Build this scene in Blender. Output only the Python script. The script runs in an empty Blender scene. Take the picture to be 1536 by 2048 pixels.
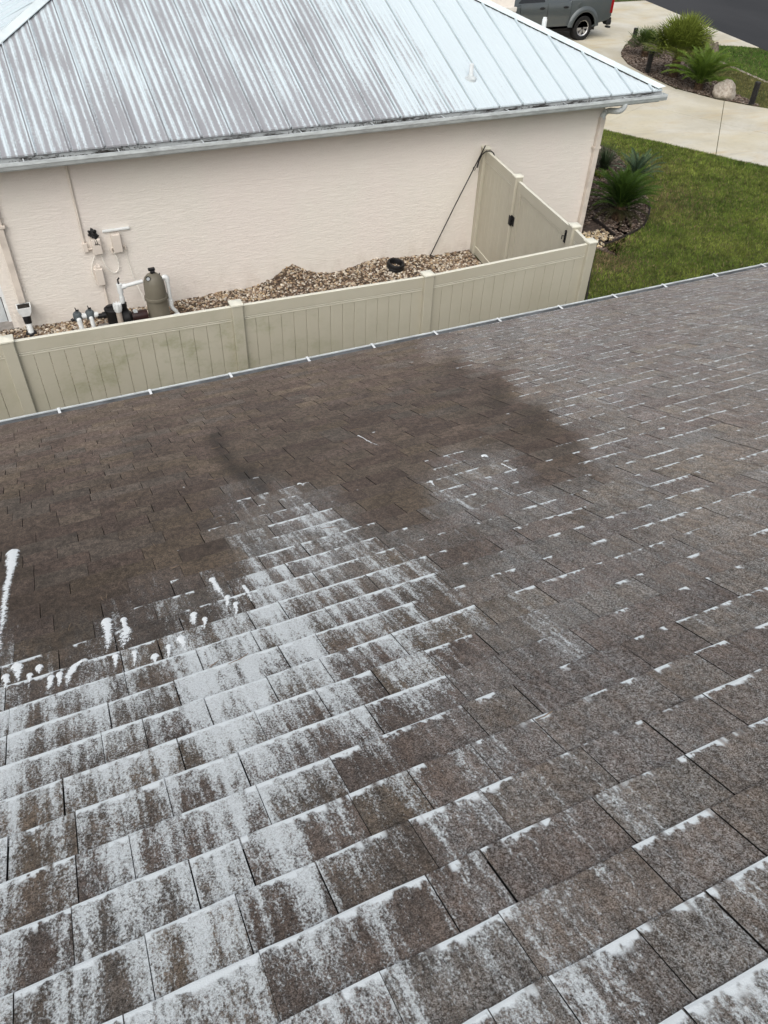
import bpy, bmesh, math, random
import numpy as np
from mathutils import Vector, Matrix
R = math.radians
random.seed(7)
rng = np.random.default_rng(7)
sc = bpy.context.scene
COL = sc.collection

# ------------------------------------------------------------------ camera
CAM_H = 6.1031
YAW, PITCH, ROLL, FPX = R(26.2735), R(42.7078), R(2.6371), 1543.014   # focal length in pixels of the 1536 x 2048 photograph
fw = np.array([math.sin(YAW)*math.cos(PITCH), math.cos(YAW)*math.cos(PITCH), -math.sin(PITCH)])
r0 = np.array([math.cos(YAW), -math.sin(YAW), 0.0]); u0 = np.cross(r0, fw)
rt = r0*math.cos(ROLL) + u0*math.sin(ROLL); up = -r0*math.sin(ROLL) + u0*math.cos(ROLL)
CAMP = np.array([0, 0, CAM_H])
cd = bpy.data.cameras.new('camera'); cam = bpy.data.objects.new('camera', cd); COL.objects.link(cam)
cam.matrix_world = Matrix(((rt[0], up[0], -fw[0], 0), (rt[1], up[1], -fw[1], 0), (rt[2], up[2], -fw[2], CAM_H), (0, 0, 0, 1)))
cd.sensor_fit = 'HORIZONTAL'; cd.sensor_width = 36.0; cd.lens = 36.0*FPX/1536.0
cd.clip_start = 0.05; cd.clip_end = 1500
sc.camera = cam

def ray(x, y): return fw + (x-768.0)/FPX*rt - (y-1024.0)/FPX*up
def onz(x, y, z=0.0): d = ray(x, y); return CAMP + d*((z-CAM_H)/d[2])
def ony(x, y, Y): d = ray(x, y); return CAMP + d*(Y/d[1])
def proj(P):
    d = np.asarray(P) - CAMP; z = d@fw
    return np.stack([768 + FPX*(d@rt)/z, 1024 - FPX*(d@up)/z], -1)

# ------------------------------------------------------------------ world, sun, exposure
w = bpy.data.worlds.new('World'); sc.world = w; w.use_nodes = True
nt = w.node_tree; nt.nodes.clear()
SUN_EL, SUN_AZ = R(47), R(212)
sky = nt.nodes.new('ShaderNodeTexSky'); sky.sky_type = 'NISHITA'; sky.sun_disc = False
sky.sun_elevation = SUN_EL; sky.sun_rotation = SUN_AZ; sky.dust_density = 5.0; sky.air_density = 1.2; sky.ozone_density = 1.0
hs = nt.nodes.new('ShaderNodeHueSaturation'); hs.inputs['Saturation'].default_value = 0.38
bg = nt.nodes.new('ShaderNodeBackground'); bg.inputs['Strength'].default_value = 0.15
wo = nt.nodes.new('ShaderNodeOutputWorld')
nt.links.new(sky.outputs[0], hs.inputs['Color']); nt.links.new(hs.outputs[0], bg.inputs[0]); nt.links.new(bg.outputs[0], wo.inputs[0])
sl = bpy.data.lights.new('sun', 'SUN'); sl.energy = 1.4; sl.angle = R(80); sl.color = (1.0, 0.97, 0.93)
so = bpy.data.objects.new('sun', sl); COL.objects.link(so)
sdir = Vector((math.sin(SUN_AZ)*math.cos(SUN_EL), math.cos(SUN_AZ)*math.cos(SUN_EL), math.sin(SUN_EL)))
so.rotation_euler = (-sdir).to_track_quat('-Z', 'Y').to_euler(); so.location = (0, 0, 40)
sc.view_settings.view_transform = 'Standard'; sc.view_settings.look = 'None'
sc.view_settings.gamma = 1.0; sc.view_settings.use_curve_mapping = False
sc.view_settings.exposure = 0.0

# ------------------------------------------------------------------ mesh helpers
class MB:
    def __init__(s): s.v = []; s.f = []; s.m = []
    def add(s, vs, fs, mi=0):
        n = len(s.v); s.v += [tuple(map(float, q)) for q in vs]
        s.f += [tuple(i+n for i in f) for f in fs]; s.m += [mi]*len(fs); return s
    def box(s, a, b, mi=0):
        x0, y0, z0 = a; x1, y1, z1 = b
        return s.add([(x0,y0,z0),(x1,y0,z0),(x1,y1,z0),(x0,y1,z0),(x0,y0,z1),(x1,y0,z1),(x1,y1,z1),(x0,y1,z1)],
                     [(0,3,2,1),(4,5,6,7),(0,1,5,4),(1,2,6,5),(2,3,7,6),(3,0,4,7)], mi)
    def cbox(s, a, b, c=0.006, mi=0):
        """box with all edges chamfered"""
        bm = bmesh.new(); bmesh.ops.create_cube(bm, size=1)
        a = Vector(a); b = Vector(b)
        for v in bm.verts: v.co = Vector(((a.x+b.x)/2 + v.co.x*(b.x-a.x), (a.y+b.y)/2 + v.co.y*(b.y-a.y), (a.z+b.z)/2 + v.co.z*(b.z-a.z)))
        bmesh.ops.bevel(bm, geom=bm.edges[:], offset=c, segments=1, affect='EDGES')
        bm.verts.index_update()
        s.add([v.co for v in bm.verts], [[v.index for v in f.verts] for f in bm.faces], mi); bm.free(); return s
    def tube(s, pts, r, n=10, mi=0, caps=True):
        pts = [Vector(q) for q in pts]; k = len(pts)
        rr = r if isinstance(r, (list, tuple)) else [r]*k
        prev = None; vs = []; 
        for i, q in enumerate(pts):
            t = (pts[min(i+1, k-1)] - pts[max(i-1, 0)])
            if t.length < 1e-9: t = Vector((0, 0, 1))
            t.normalize()
            if prev is None:
                a = Vector((0, 0, 1)) if abs(t.z) < .9 else Vector((1, 0, 0)); a = (a - t*a.dot(t)).normalized()
            else: a = (prev - t*prev.dot(t)).normalized()
            prev = a; b = t.cross(a)
            for j in range(n):
                an = 2*math.pi*j/n; vs.append(q + (a*math.cos(an) + b*math.sin(an))*rr[i])
        fs = []
        for i in range(k-1):
            for j in range(n):
                j2 = (j+1) % n; fs.append((i*n+j, i*n+j2, (i+1)*n+j2, (i+1)*n+j))
        if caps: fs += [tuple(range(n))[::-1], tuple(range((k-1)*n, k*n))]
        return s.add(vs, fs, mi)
    def lathe(s, prof, o=(0,0,0), n=24, mi=0, axis='z', closed=False):
        vs = []; k = len(prof)
        for (r, h) in prof:
            for j in range(n):
                an = 2*math.pi*j/n; c, d = r*math.cos(an), r*math.sin(an)
                p = (c, d, h) if axis == 'z' else ((h, c, d) if axis == 'x' else (d, h, c))
                vs.append((p[0]+o[0], p[1]+o[1], p[2]+o[2]))
        fs = []
        rows = range(k) if closed else range(k-1)
        for i in rows:
            i2 = (i+1) % k
            for j in range(n):
                j2 = (j+1) % n; fs.append((i*n+j, i*n+j2, i2*n+j2, i2*n+j))
        if not closed:
            fs += [tuple(range(n))[::-1], tuple(range((k-1)*n, k*n))]
        return s.add(vs, fs, mi)
    def prism(s, poly, z0, z1, mi=0):
        n = len(poly)
        vs = [(x, y, z0) for x, y in poly] + [(x, y, z1) for x, y in poly]
        fs = [tuple(range(n))[::-1], tuple(range(n, 2*n))] + [(i, (i+1) % n, n+(i+1) % n, n+i) for i in range(n)]
        return s.add(vs, fs, mi)
    def extrude_yz(s, prof, x0, x1, mi=0, closed=True):
        n = len(prof)
        vs = [(x0, y, z) for y, z in prof] + [(x1, y, z) for y, z in prof]
        fs = [(i, (i+1) % n, n+(i+1) % n, n+i) for i in range(n if closed else n-1)]
        if closed: fs += [tuple(range(n))[::-1], tuple(range(n, 2*n))]
        return s.add(vs, fs, mi)
    def mesh(s, name, mats, smooth=False, fix=True):
        me = bpy.data.meshes.new(name); me.from_pydata(s.v, [], s.f); 
        for m in (mats if isinstance(mats, (list, tuple)) else [mats]): me.materials.append(m)
        me.polygons.foreach_set('material_index', s.m)
        if fix:
            bm = bmesh.new(); bm.from_mesh(me); bmesh.ops.recalc_face_normals(bm, faces=bm.faces[:]); bm.to_mesh(me); bm.free()
        if smooth:
            me.shade_smooth()
            try: me.set_sharp_from_angle(angle=R(40))
            except Exception: pass
        return me
    def build(s, name, mats, parent=None, smooth=False, loc=None, rz=None, fix=True):
        return link(name, s.mesh(name, mats, smooth, fix), parent, loc, rz)

def link(name, me, parent=None, loc=None, rz=None):
    o = bpy.data.objects.new(name, me); COL.objects.link(o)
    if parent: o.parent = parent
    if loc is not None: o.location = loc
    if rz is not None: o.rotation_euler[2] = rz
    return o
def tag(o, label=None, cat=None, group=None, kind=None):
    if label: o['label'] = label
    if cat: o['category'] = cat
    if group: o['group'] = group
    if kind: o['kind'] = kind
    return o
def empty(name, loc, label, cat, group=None, rz=0):
    o = bpy.data.objects.new(name, None); COL.objects.link(o); o.location = loc; o.rotation_euler[2] = rz
    o.empty_display_size = 0.1
    return tag(o, label, cat, group)
def np_mesh(name, V, F, mats, cols=None, mi=None):
    """fast mesh from arrays: V (n,3), F (m,k) all faces with k corners"""
    me = bpy.data.meshes.new(name); V = np.asarray(V, dtype=np.float32); F = np.asarray(F, dtype=np.int32)
    m, k = F.shape
    me.vertices.add(len(V)); me.vertices.foreach_set('co', V.ravel())
    me.loops.add(m*k); me.loops.foreach_set('vertex_index', F.ravel())
    me.polygons.add(m); me.polygons.foreach_set('loop_start', np.arange(0, m*k, k, dtype=np.int32))
    for mt in (mats if isinstance(mats, (list, tuple)) else [mats]): me.materials.append(mt)
    if mi is not None: me.polygons.foreach_set('material_index', np.asarray(mi, dtype=np.int32))
    me.update(calc_edges=True); me.validate(); me.shade_flat()
    if cols is not None:
        a = me.attributes.new('tint', 'FLOAT_COLOR', 'POINT')
        a.data.foreach_set('color', np.concatenate([cols, np.ones((len(cols), 1))], 1).astype(np.float32).ravel())
    return me

# ------------------------------------------------------------------ material helpers
class N:
    def __init__(s, name):
        s.m = bpy.data.materials.new(name); s.m.use_nodes = True; s.t = s.m.node_tree
        s.b = s.t.nodes['Principled BSDF']; s.b.inputs['Specular IOR Level'].default_value = 0.3
    def n(s, ty, **kw):
        x = s.t.nodes.new(ty)
        for k, v in kw.items(): setattr(x, k, v)
        return x
    def l(s, a, b): s.t.links.new(a, b)
    def val(s, sock, v):
        if hasattr(v, 'is_output') or isinstance(v, bpy.types.NodeSocket): s.l(v, sock)
        else: sock.default_value = v
    def math(s, op, a, b=0.0, clamp=False):
        x = s.n('ShaderNodeMath', operation=op, use_clamp=clamp); s.val(x.inputs[0], a); s.val(x.inputs[1], b); return x.outputs[0]
    def mix(s, f, a, b):
        x = s.n('ShaderNodeMix', data_type='RGBA'); s.val(x.inputs[0], f)
        s.val(x.inputs[6], a if not isinstance(a, tuple) else (*a, 1)); s.val(x.inputs[7], b if not isinstance(b, tuple) else (*b, 1)); return x.outputs[2]
    def mul(s, a, b):
        x = s.n('ShaderNodeMix', data_type='RGBA', blend_type='MULTIPLY'); x.inputs[0].default_value = 1
        s.val(x.inputs[6], a if not isinstance(a, tuple) else (*a, 1)); s.val(x.inputs[7], b if not isinstance(b, tuple) else (*b, 1)); return x.outputs[2]
    def ramp(s, v, lo, hi, a=0.0, b=1.0):
        x = s.n('ShaderNodeMapRange', interpolation_type='SMOOTHSTEP'); s.val(x.inputs[0], v); s.val(x.inputs[1], lo); s.val(x.inputs[2], hi)
        x.inputs[3].default_value = a; x.inputs[4].default_value = b; return x.outputs[0]
    def pos(s, scale=(1, 1, 1), rot=(0, 0, 0), off=(0, 0, 0)):
        g = s.n('ShaderNodeNewGeometry'); return s.mapv(g.outputs['Position'], scale, rot, off)
    def obj(s, scale=(1, 1, 1)):
        g = s.n('ShaderNodeTexCoord'); return s.mapv(g.outputs['Object'], scale)
    def mapv(s, v, scale, rot=(0, 0, 0), off=(0, 0, 0)):
        x = s.n('ShaderNodeMapping'); s.l(v, x.inputs[0]); x.inputs['Scale'].default_value = scale; x.inputs['Rotation'].default_value = rot; x.inputs['Location'].default_value = off; return x.outputs[0]
    def noise(s, v, scale=1.0, detail=2.0, rough=0.5, dist=0.0):
        x = s.n('ShaderNodeTexNoise'); s.l(v, x.inputs['Vector']); x.inputs['Scale'].default_value = scale; x.inputs['Detail'].default_value = detail
        x.inputs['Roughness'].default_value = rough; x.inputs['Distortion'].default_value = dist; return x.outputs[0]
    def attr(s, name):
        return s.n('ShaderNodeAttribute', attribute_name=name)
    def bump(s, h, dist=0.01, strength=1.0):
        x = s.n('ShaderNodeBump'); s.l(h, x.inputs['Height']); x.inputs['Distance'].default_value = dist; x.inputs['Strength'].default_value = strength
        s.l(x.outputs[0], s.b.inputs['Normal']); return x
    def out(s, col=None, rough=None, metal=None):
        if col is not None: s.val(s.b.inputs['Base Color'], (*col, 1) if isinstance(col, tuple) else col)
        if rough is not None: s.val(s.b.inputs['Roughness'], rough)
        if metal is not None: s.b.inputs['Metallic'].default_value = metal
        return s.m

def plain(name, c, rough=0.6, metal=0.0, var=0.25, scale=9.0, spec=0.3):
    k = N(name); nz = k.noise(k.pos(), scale, 4, .6); f = k.ramp(nz, .3, .7)
    k.b.inputs['Specular IOR Level'].default_value = spec
    lo = tuple(max(0, q*(1-var)) for q in c); hi = tuple(min(1, q*(1+var*.5)) for q in c)
    return k.out(k.mix(f, lo, hi), rough, metal)

# asphalt shingles: tint per tab, granules, foam residue (white mottling, streaks and white drip edges)
def shingle_mat():
    k = N('asphalt_shingle')
    tint = k.attr('tint').outputs['Color']; msk = k.attr('mask'); sp = k.n('ShaderNodeSeparateColor'); k.l(msk.outputs['Color'], sp.inputs[0])
    foam, wet, edge = sp.outputs[0], sp.outputs[1], sp.outputs[2]
    rc = k.attr('roofpos').outputs['Vector']; sx = k.n('ShaderNodeSeparateXYZ'); k.l(rc, sx.inputs[0])
    uv = k.attr('tabpos').outputs['Vector']; su = k.n('ShaderNodeSeparateXYZ'); k.l(uv, su.inputs[0]); v = su.outputs[1]
    g1 = k.noise(k.mapv(rc, (620, 620, 60)), 1, 2.5, .75)
    g2 = k.noise(k.mapv(rc, (330, 300, 90)), 1, 3.0, .75)
    g3 = k.noise(k.mapv(rc, (150, 120, 30)), 1, 6, .85)
    gr = k.math('ADD', k.math('MULTIPLY', g1, .25), k.math('ADD', k.math('MULTIPLY', g2, .35), k.math('MULTIPLY', g3, .40)))
    gran = k.ramp(gr, .39, .63, .22, 2.0)
    patch = k.ramp(k.noise(k.mapv(rc, (7, 6, 3)), 1, 4, .65), .3, .7, .80, 1.2)
    g4 = k.ramp(k.noise(k.mapv(rc, (42, 26, 11)), 1, 5, .8), .34, .66, .62, 1.42)
    cg = k.n('ShaderNodeCombineColor'); vv = k.math('MULTIPLY', k.math('MULTIPLY', gran, patch), g4)
    for i in range(3): k.l(vv, cg.inputs[i])
    base = k.mul(tint, cg.outputs[0])
    dk = k.n('ShaderNodeCombineColor')
    d0 = k.math('SUBTRACT', 1.0, k.math('MULTIPLY', wet, .57)); d1 = k.math('SUBTRACT', 1.0, k.math('MULTIPLY', wet, .59)); d2 = k.math('SUBTRACT', 1.0, k.math('MULTIPLY', wet, .61))
    k.l(d0, dk.inputs[0]); k.l(d1, dk.inputs[1]); k.l(d2, dk.inputs[2])
    base = k.mul(base, dk.outputs[0])
    # foam coverage: bands that run down the slope, broken into strokes, broken into grains
    fine = k.noise(k.mapv(rc, (230, 165, 20)), 1, 4, .75)
    mid = k.noise(k.mapv(rc, (80, 28, 9)), 1, 3, .6, .8)
    low = k.noise(k.mapv(rc, (24, 1.6, 4.7)), 1, 2.5, .55, .25)
    run = k.noise(k.mapv(rc, (13, .55, .12)), 1, 3, .55, .4)
    nsum = k.math('ADD', k.math('ADD', k.math('MULTIPLY', fine, .46), k.math('MULTIPLY', mid, .24)), k.math('ADD', k.math('MULTIPLY', low, .20), k.math('ADD', k.math('MULTIPLY', run, .40), k.math('MULTIPLY', k.noise(k.mapv(rc, (75, 2.2, 3.0)), 1, 2, .5, .3), .13))))
    vfall = k.ramp(v, 0.0, .13, 1.14, .84)
    ff = k.math('MULTIPLY', foam, vfall)
    th = k.math('SUBTRACT', .870, k.math('MULTIPLY', ff, .345))
    cov = k.ramp(nsum, k.math('SUBTRACT', th, .05), k.math('ADD', th, .085))
    cov = k.math('MULTIPLY', cov, k.ramp(foam, .05, .16))
    # white residue between the granules
    dst = k.math('MULTIPLY', k.math('MULTIPLY', k.ramp(foam, .04, .17, 0, .78), k.ramp(wet, .5, 1.0, 1, .15)), k.ramp(k.noise(k.mapv(rc, (30, 5, 7)), 1, 3, .6), .3, .65, .45, 1.1))
    dust = k.math('MULTIPLY', k.ramp(gr, .455, .60), dst)
    # white drip edge along the butt of a tab
    en = k.noise(k.mapv(rc, (13, .2, 6.1)), 1, 2.5, .6)
    ew = k.math('ADD', k.math('ADD', .003, k.math('MULTIPLY', k.ramp(foam, .1, .6), .006)), k.math('MULTIPLY', k.ramp(k.noise(k.mapv(rc, (45, 30, 5)), 1, 3, .6), .35, .70), .024))
    es = k.ramp(k.math('DIVIDE', v, ew), .45, 1.25, 1.0, 0.0)
    ea = k.ramp(en, k.math('SUBTRACT', .73, k.math('MULTIPLY', edge, .50)), k.math('SUBTRACT', .78, k.math('MULTIPLY', edge, .48)))
    edg = k.math('MULTIPLY', es, ea)
    tot = k.math('MAXIMUM', k.math('MAXIMUM', k.math('MULTIPLY', cov, k.ramp(gr, .36, .56, .50, 1.0)), dust), edg, clamp=True)
    col = k.mix(tot, base, (.80, .85, .87))
    k.l(col, k.b.inputs['Base Color'])
    ro = k.math('SUBTRACT', .93, k.math('MULTIPLY', wet, .28)); k.l(ro, k.b.inputs['Roughness'])
    k.b.inputs['Specular IOR Level'].default_value = .35
    h = k.math('ADD', k.math('MULTIPLY', gr, 1.0), k.math('MULTIPLY', tot, .5))
    k.bump(h, .0035, .8)
    return k.m
M = {}
M['shingle'] = shingle_mat()
M['core'] = plain('asphalt_core', (.012, .011, .010), .9)
def foam_mat():
    k = N('foam'); nz = k.noise(k.pos(), 260, 4, .7); n2 = k.noise(k.pos(), 90, 3, .6); k.bump(nz, .003, .6)
    e = k.attr('rim').outputs['Fac']
    al = k.ramp(k.math('ADD', e, k.math('MULTIPLY', k.math('SUBTRACT', k.math('ADD', k.math('MULTIPLY', nz, .5), k.math('MULTIPLY', n2, .5)), .5), 2.2)), .16, .42)
    k.l(al, k.b.inputs['Alpha'])
    return k.out(k.mix(nz, (.78, .83, .85), (.88, .91, .92)), .6)
M['foam'] = foam_mat()
def stucco():
    k = N('stucco'); p = k.pos((5.5, 5.5, 52)); a = k.noise(p, 1, 5, .62, 1.2); b = k.noise(k.pos((60, 60, 90)), 1, 2)
    h = k.math('ADD', k.ramp(a, .36, .66), k.math('MULTIPLY', b, .25)); k.bump(h, .0055, .6)
    blot = k.ramp(k.noise(k.pos((.9, .9, .5)), 1, 4, .6), .32, .68)
    c = k.mix(blot, (.80, .745, .695), (.79, .755, .695))
    g = k.n('ShaderNodeNewGeometry'); sx = k.n('ShaderNodeSeparateXYZ'); k.l(g.outputs['Position'], sx.inputs[0])
    splash = k.math('MULTIPLY', k.ramp(sx.outputs[2], .05, .55, 1, 0), k.ramp(k.noise(k.pos((4, 4, 2.5)), 1, 4, .65), .42, .72))
    c = k.mix(k.math('MULTIPLY', splash, .4), c, (.50, .44, .38))
    return k.out(c, .88)
M['stucco'] = stucco()
def galv(name, streak, white):
    """painted metal sheet: chalky white coat worn through to grey in streaks that run down the slope"""
    k = N(name); uv = k.attr('tabpos').outputs['Vector']
    a = k.noise(k.mapv(uv, (11, .5, .01)), 1, 5, .62, .25); b = k.noise(k.mapv(uv, (60, 2.2, .01)), 1, 4, .7, .3); big = k.noise(k.mapv(uv, (1.1, .45, .01)), 1, 4, .6)
    sp = k.noise(k.mapv(uv, (85, 26, .01)), 1, 5, .75)
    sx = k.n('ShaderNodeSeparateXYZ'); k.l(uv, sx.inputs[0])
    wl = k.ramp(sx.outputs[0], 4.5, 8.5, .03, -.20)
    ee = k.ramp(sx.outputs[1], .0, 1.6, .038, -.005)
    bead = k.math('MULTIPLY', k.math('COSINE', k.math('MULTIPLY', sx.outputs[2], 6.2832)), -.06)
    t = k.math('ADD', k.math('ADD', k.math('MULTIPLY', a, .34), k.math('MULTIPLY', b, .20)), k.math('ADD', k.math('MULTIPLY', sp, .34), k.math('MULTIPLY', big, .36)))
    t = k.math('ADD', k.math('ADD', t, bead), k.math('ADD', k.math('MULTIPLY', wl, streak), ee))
    f = k.ramp(t, .575, .70)
    c = k.mix(f, white, (.30, .305, .325))
    dots = k.ramp(k.noise(k.mapv(uv, (9, 7, 1)), 1, 5, .75), .72, .78)
    c = k.mix(k.math('MULTIPLY', dots, k.ramp(t, .5, .62)), c, (.13, .12, .12))
    c = k.mix(k.math('MULTIPLY', k.ramp(sx.outputs[2], 4.05, 4.45, 0, .75), k.ramp(sx.outputs[0], 4.5, 8.5, 1, .55)), c, (.17, .175, .19))  # shadow line beside each raised seam, put into the colour
    k.bump(sp, .002, .3)
    k.b.inputs['Specular IOR Level'].default_value = .4
    return k.out(c, .48, .0)
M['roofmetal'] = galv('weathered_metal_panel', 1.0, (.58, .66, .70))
def trimmetal():
    k = N('gutter_metal'); n1 = k.noise(k.pos((6, 6, 20)), 1, 5, .65); n2 = k.noise(k.pos((1.5, 25, 25)), 1, 3, .6)
    c = k.mix(k.ramp(n1, .35, .72), (.60, .65, .66), (.42, .45, .46)); c = k.mix(k.ramp(n2, .6, .8, 0, .5), c, (.28, .28, .27))
    return k.out(c, .5)
M['gutter'] = trimmetal()
def grime_shade():
    k = N('grimy_shaded_metal'); a = k.ramp(k.noise(k.pos((2.2, 6, 9)), 1, 6, .75), .44, .60); return k.out(k.mix(a, (.42, .45, .46), (.03, .027, .024)), .8)
M['grime_shade'] = grime_shade()
M['trough'] = plain('weathered_grey_trough', (.22, .235, .25), .55, var=.35, scale=7)
M['hipcap'] = plain('hip_cap_metal', (.66, .74, .76), .45, var=.12, scale=3)
M['whitemetal'] = plain('white_aluminium', (.74, .77, .78), .4, var=.12)
M['debris_shade'] = plain('leaf_debris', (.035, .030, .026), .95, var=.6, scale=30)
M['soffit'] = plain('soffit', (.62, .60, .56), .7, var=.1)
M['beigepaint'] = plain('beige_painted_metal', (.64, .58, .515), .6, var=.15, scale=5)
def vinyl():
    k = N('tan_vinyl'); g = k.n('ShaderNodeNewGeometry'); sx = k.n('ShaderNodeSeparateXYZ'); k.l(g.outputs['Position'], sx.inputs[0])
    blot = k.ramp(k.noise(k.pos((1.3, 1.3, .9)), 1, 4, .6), .3, .7)
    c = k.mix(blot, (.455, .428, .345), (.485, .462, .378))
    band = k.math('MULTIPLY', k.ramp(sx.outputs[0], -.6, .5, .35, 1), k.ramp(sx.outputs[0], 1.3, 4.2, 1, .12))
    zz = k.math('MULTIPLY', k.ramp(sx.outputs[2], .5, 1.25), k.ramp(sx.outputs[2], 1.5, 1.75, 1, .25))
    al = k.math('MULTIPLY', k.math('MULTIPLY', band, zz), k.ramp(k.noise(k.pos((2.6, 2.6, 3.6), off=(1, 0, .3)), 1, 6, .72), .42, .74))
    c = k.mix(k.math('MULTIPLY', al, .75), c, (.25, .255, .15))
    return k.out(c, .5)
M['vinyl'] = vinyl()
M['vinyltop'] = plain('skylit_tan_vinyl', (.74, .725, .62), .5, var=.06)  # lighter vinyl for caps and rail tops: skylight put into the colour
M['pvc'] = plain('white_pvc', (.72, .75, .75), .4, var=.1)
M['black'] = plain('black_plastic', (.012, .012, .013), .45, var=.3)
M['iron'] = plain('black_iron', (.018, .017, .017), .5, var=.3)
M['filter'] = plain('olive_tank_plastic', (.165, .152, .118), .5, var=.15, scale=4)
M['valvegrey'] = plain('grey_valve_plastic', (.10, .12, .13), .5, var=.2)
M['maroon'] = plain('dark_maroon_motor', (.035, .016, .015), .45, var=.3)
M['blue'] = plain('blue_label', (.06, .22, .32), .5, var=.2)
M['boxpaint'] = plain('pink_beige_painted_box', (.68, .62, .555), .6, var=.1, scale=4)
M['cable'] = plain('pale_cable', (.80, .78, .72), .5, var=.1)
M['clear'] = plain('cloudy_beige_plastic', (.50, .44, .38), .3, var=.15)
M['concretepad'] = plain('pad_concrete', (.30, .28, .26), .9, var=.3, scale=6)
M['screen'] = plain('dark_insect_screen', (.07, .075, .08), .6, var=.2)
M['kick'] = plain('pale_grey_panel', (.52, .56, .58), .5, var=.15, scale=3)
def concrete():
    k = N('stained_concrete'); p = k.pos()
    a = k.ramp(k.noise(p, .55, 5, .6, .4), .36, .66); b = k.ramp(k.noise(k.pos((.35, 1.3, 1), (0, 0, .4)), 1, 5, .65, .5), .50, .74); c3 = k.noise(p, 9, 4, .7)
    c = k.mix(a, (.50, .465, .37), (.62, .60, .53)); c = k.mix(k.math('MULTIPLY', k.ramp(k.noise(k.pos((.28, .5, 1), (0, 0, .9), (3, 1, 0)), 1, 5, .6, .6), .42, .66), .55), c, (.60, .535, .37)); c = k.mix(k.math('MULTIPLY', b, .8), c, (.53, .42, .24))
    c = k.mix(k.ramp(k.noise(k.pos((.5, 2.2, 1), (0, 0, .7)), 1, 4, .6), .58, .75, 0, .5), c, (.36, .34, .30))
    c = k.mix(k.ramp(c3, .5, .75, 0, .3), c, (.38, .36, .32)); k.bump(c3, .004, .4)
    return k.out(c, .85)
M['concrete'] = concrete()
def asphalt():
    k = N('dark_asphalt'); c = k.mix(k.ramp(k.noise(k.pos((.3, .1, 1)), 1, 4, .6), .35, .65), (.028, .029, .032), (.040, .041, .044)); k.bump(k.noise(k.pos(), 60, 2), .005, .4); return k.out(c, .85)
M['asphalt'] = asphalt()
def soil():
    k = N('lawn_soil'); a = k.ramp(k.noise(k.pos(), .8, 5, .65), .35, .65)
    c = k.mix(a, (.055, .075, .018), (.095, .095, .035)); c = k.mix(k.ramp(k.noise(k.pos(), 5, 5, .7), .45, .7), c, (.035, .045, .012)); return k.out(c, .95)
M['soil'] = soil()
M['mulchsoil'] = plain('mulch_ground', (.075, .055, .045), .95, var=.5, scale=12)
M['gravelsoil'] = plain('gravel_ground', (.085, .062, .045), .95, var=.5, scale=25)
def tinted(name, rough=.7, spec=.3, bumpy=0, trans=0.0):
    k = N(name); c = k.attr('tint').outputs['Color']; k.l(c, k.b.inputs['Base Color']); k.b.inputs['Roughness'].default_value = rough; k.b.inputs['Specular IOR Level'].default_value = spec
    if bumpy: k.bump(k.noise(k.pos(), bumpy, 3), .004, .5)
    return k.m
M['grass'] = tinted('grass_blade', .75, .2)
M['pebble'] = tinted('pebble', .75, .3)
M['chip'] = tinted('mulch_chip', .9, .1)
M['leaf'] = tinted('palm_leaf', .6, .15)
M['rock'] = None
def rock():
    k = N('pitted_limestone'); a = k.noise(k.pos(), 14, 5, .7); b = k.ramp(k.noise(k.pos(), 30, 3, .6), .55, .7)
    c = k.mix(k.ramp(a, .3, .7), (.27, .23, .19), (.46, .42, .36)); c = k.mix(k.math('MULTIPLY', b, .6), c, (.12, .10, .085)); k.bump(a, .03, .8); return k.out(c, .95)
M['rock'] = rock()
M['darkrock'] = plain('grey_brown_rock', (.15, .125, .10), .95, var=.5, scale=8)
M['trunk'] = plain('palm_trunk_fibre', (.10, .065, .04), .95, var=.5, scale=30)
M['edging'] = plain('dark_edging', (.028, .022, .02), .8, var=.3)
M['twig'] = plain('dry_twig', (.21, .155, .11), .8, var=.3, scale=40)
def paint():
    k = N('grey_truck_paint'); k.b.inputs['Coat Weight'].default_value = .8; k.b.inputs['Coat Roughness'].default_value = .08
    k.b.inputs['Specular IOR Level'].default_value = .5
    c = k.mix(k.ramp(k.noise(k.pos((3, 3, 6)), 1, 4, .6), .4, .7, 0, .35), (.085, .100, .105), (.11, .115, .11)); return k.out(c, .35, .35)
M['paint'] = paint()
M['tyre'] = plain('tyre_rubber', (.012, .012, .012), .8, var=.3)
M['alloy'] = plain('machined_alloy', (.62, .62, .62), .3, .8, var=.1)
M['rimdark'] = plain('dark_rim_pocket', (.02, .02, .021), .5, var=.2)
M['glass'] = plain('dark_car_glass', (.012, .014, .016), .08, var=.1, spec=.6)
M['red'] = plain('red_lamp_lens', (.25, .010, .012), .2, var=.2)
M['trimblack'] = plain('black_trim', (.015, .015, .016), .5, var=.2)

# ================================================================== GROUND
def G(px, py, z=0.0): q = onz(px, py, z); return (float(q[0]), float(q[1]))
g = MB(); 
gx = np.linspace(-300, 300, 25); 
for i in range(24):
    for j in range(24):
        g.add([(gx[i], gx[j], 0), (gx[i+1], gx[j], 0), (gx[i+1], gx[j+1], 0), (gx[i], gx[j+1], 0)], [(0, 1, 2, 3)])
tag(g.build('ground', M['soil']), kind='structure')

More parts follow.
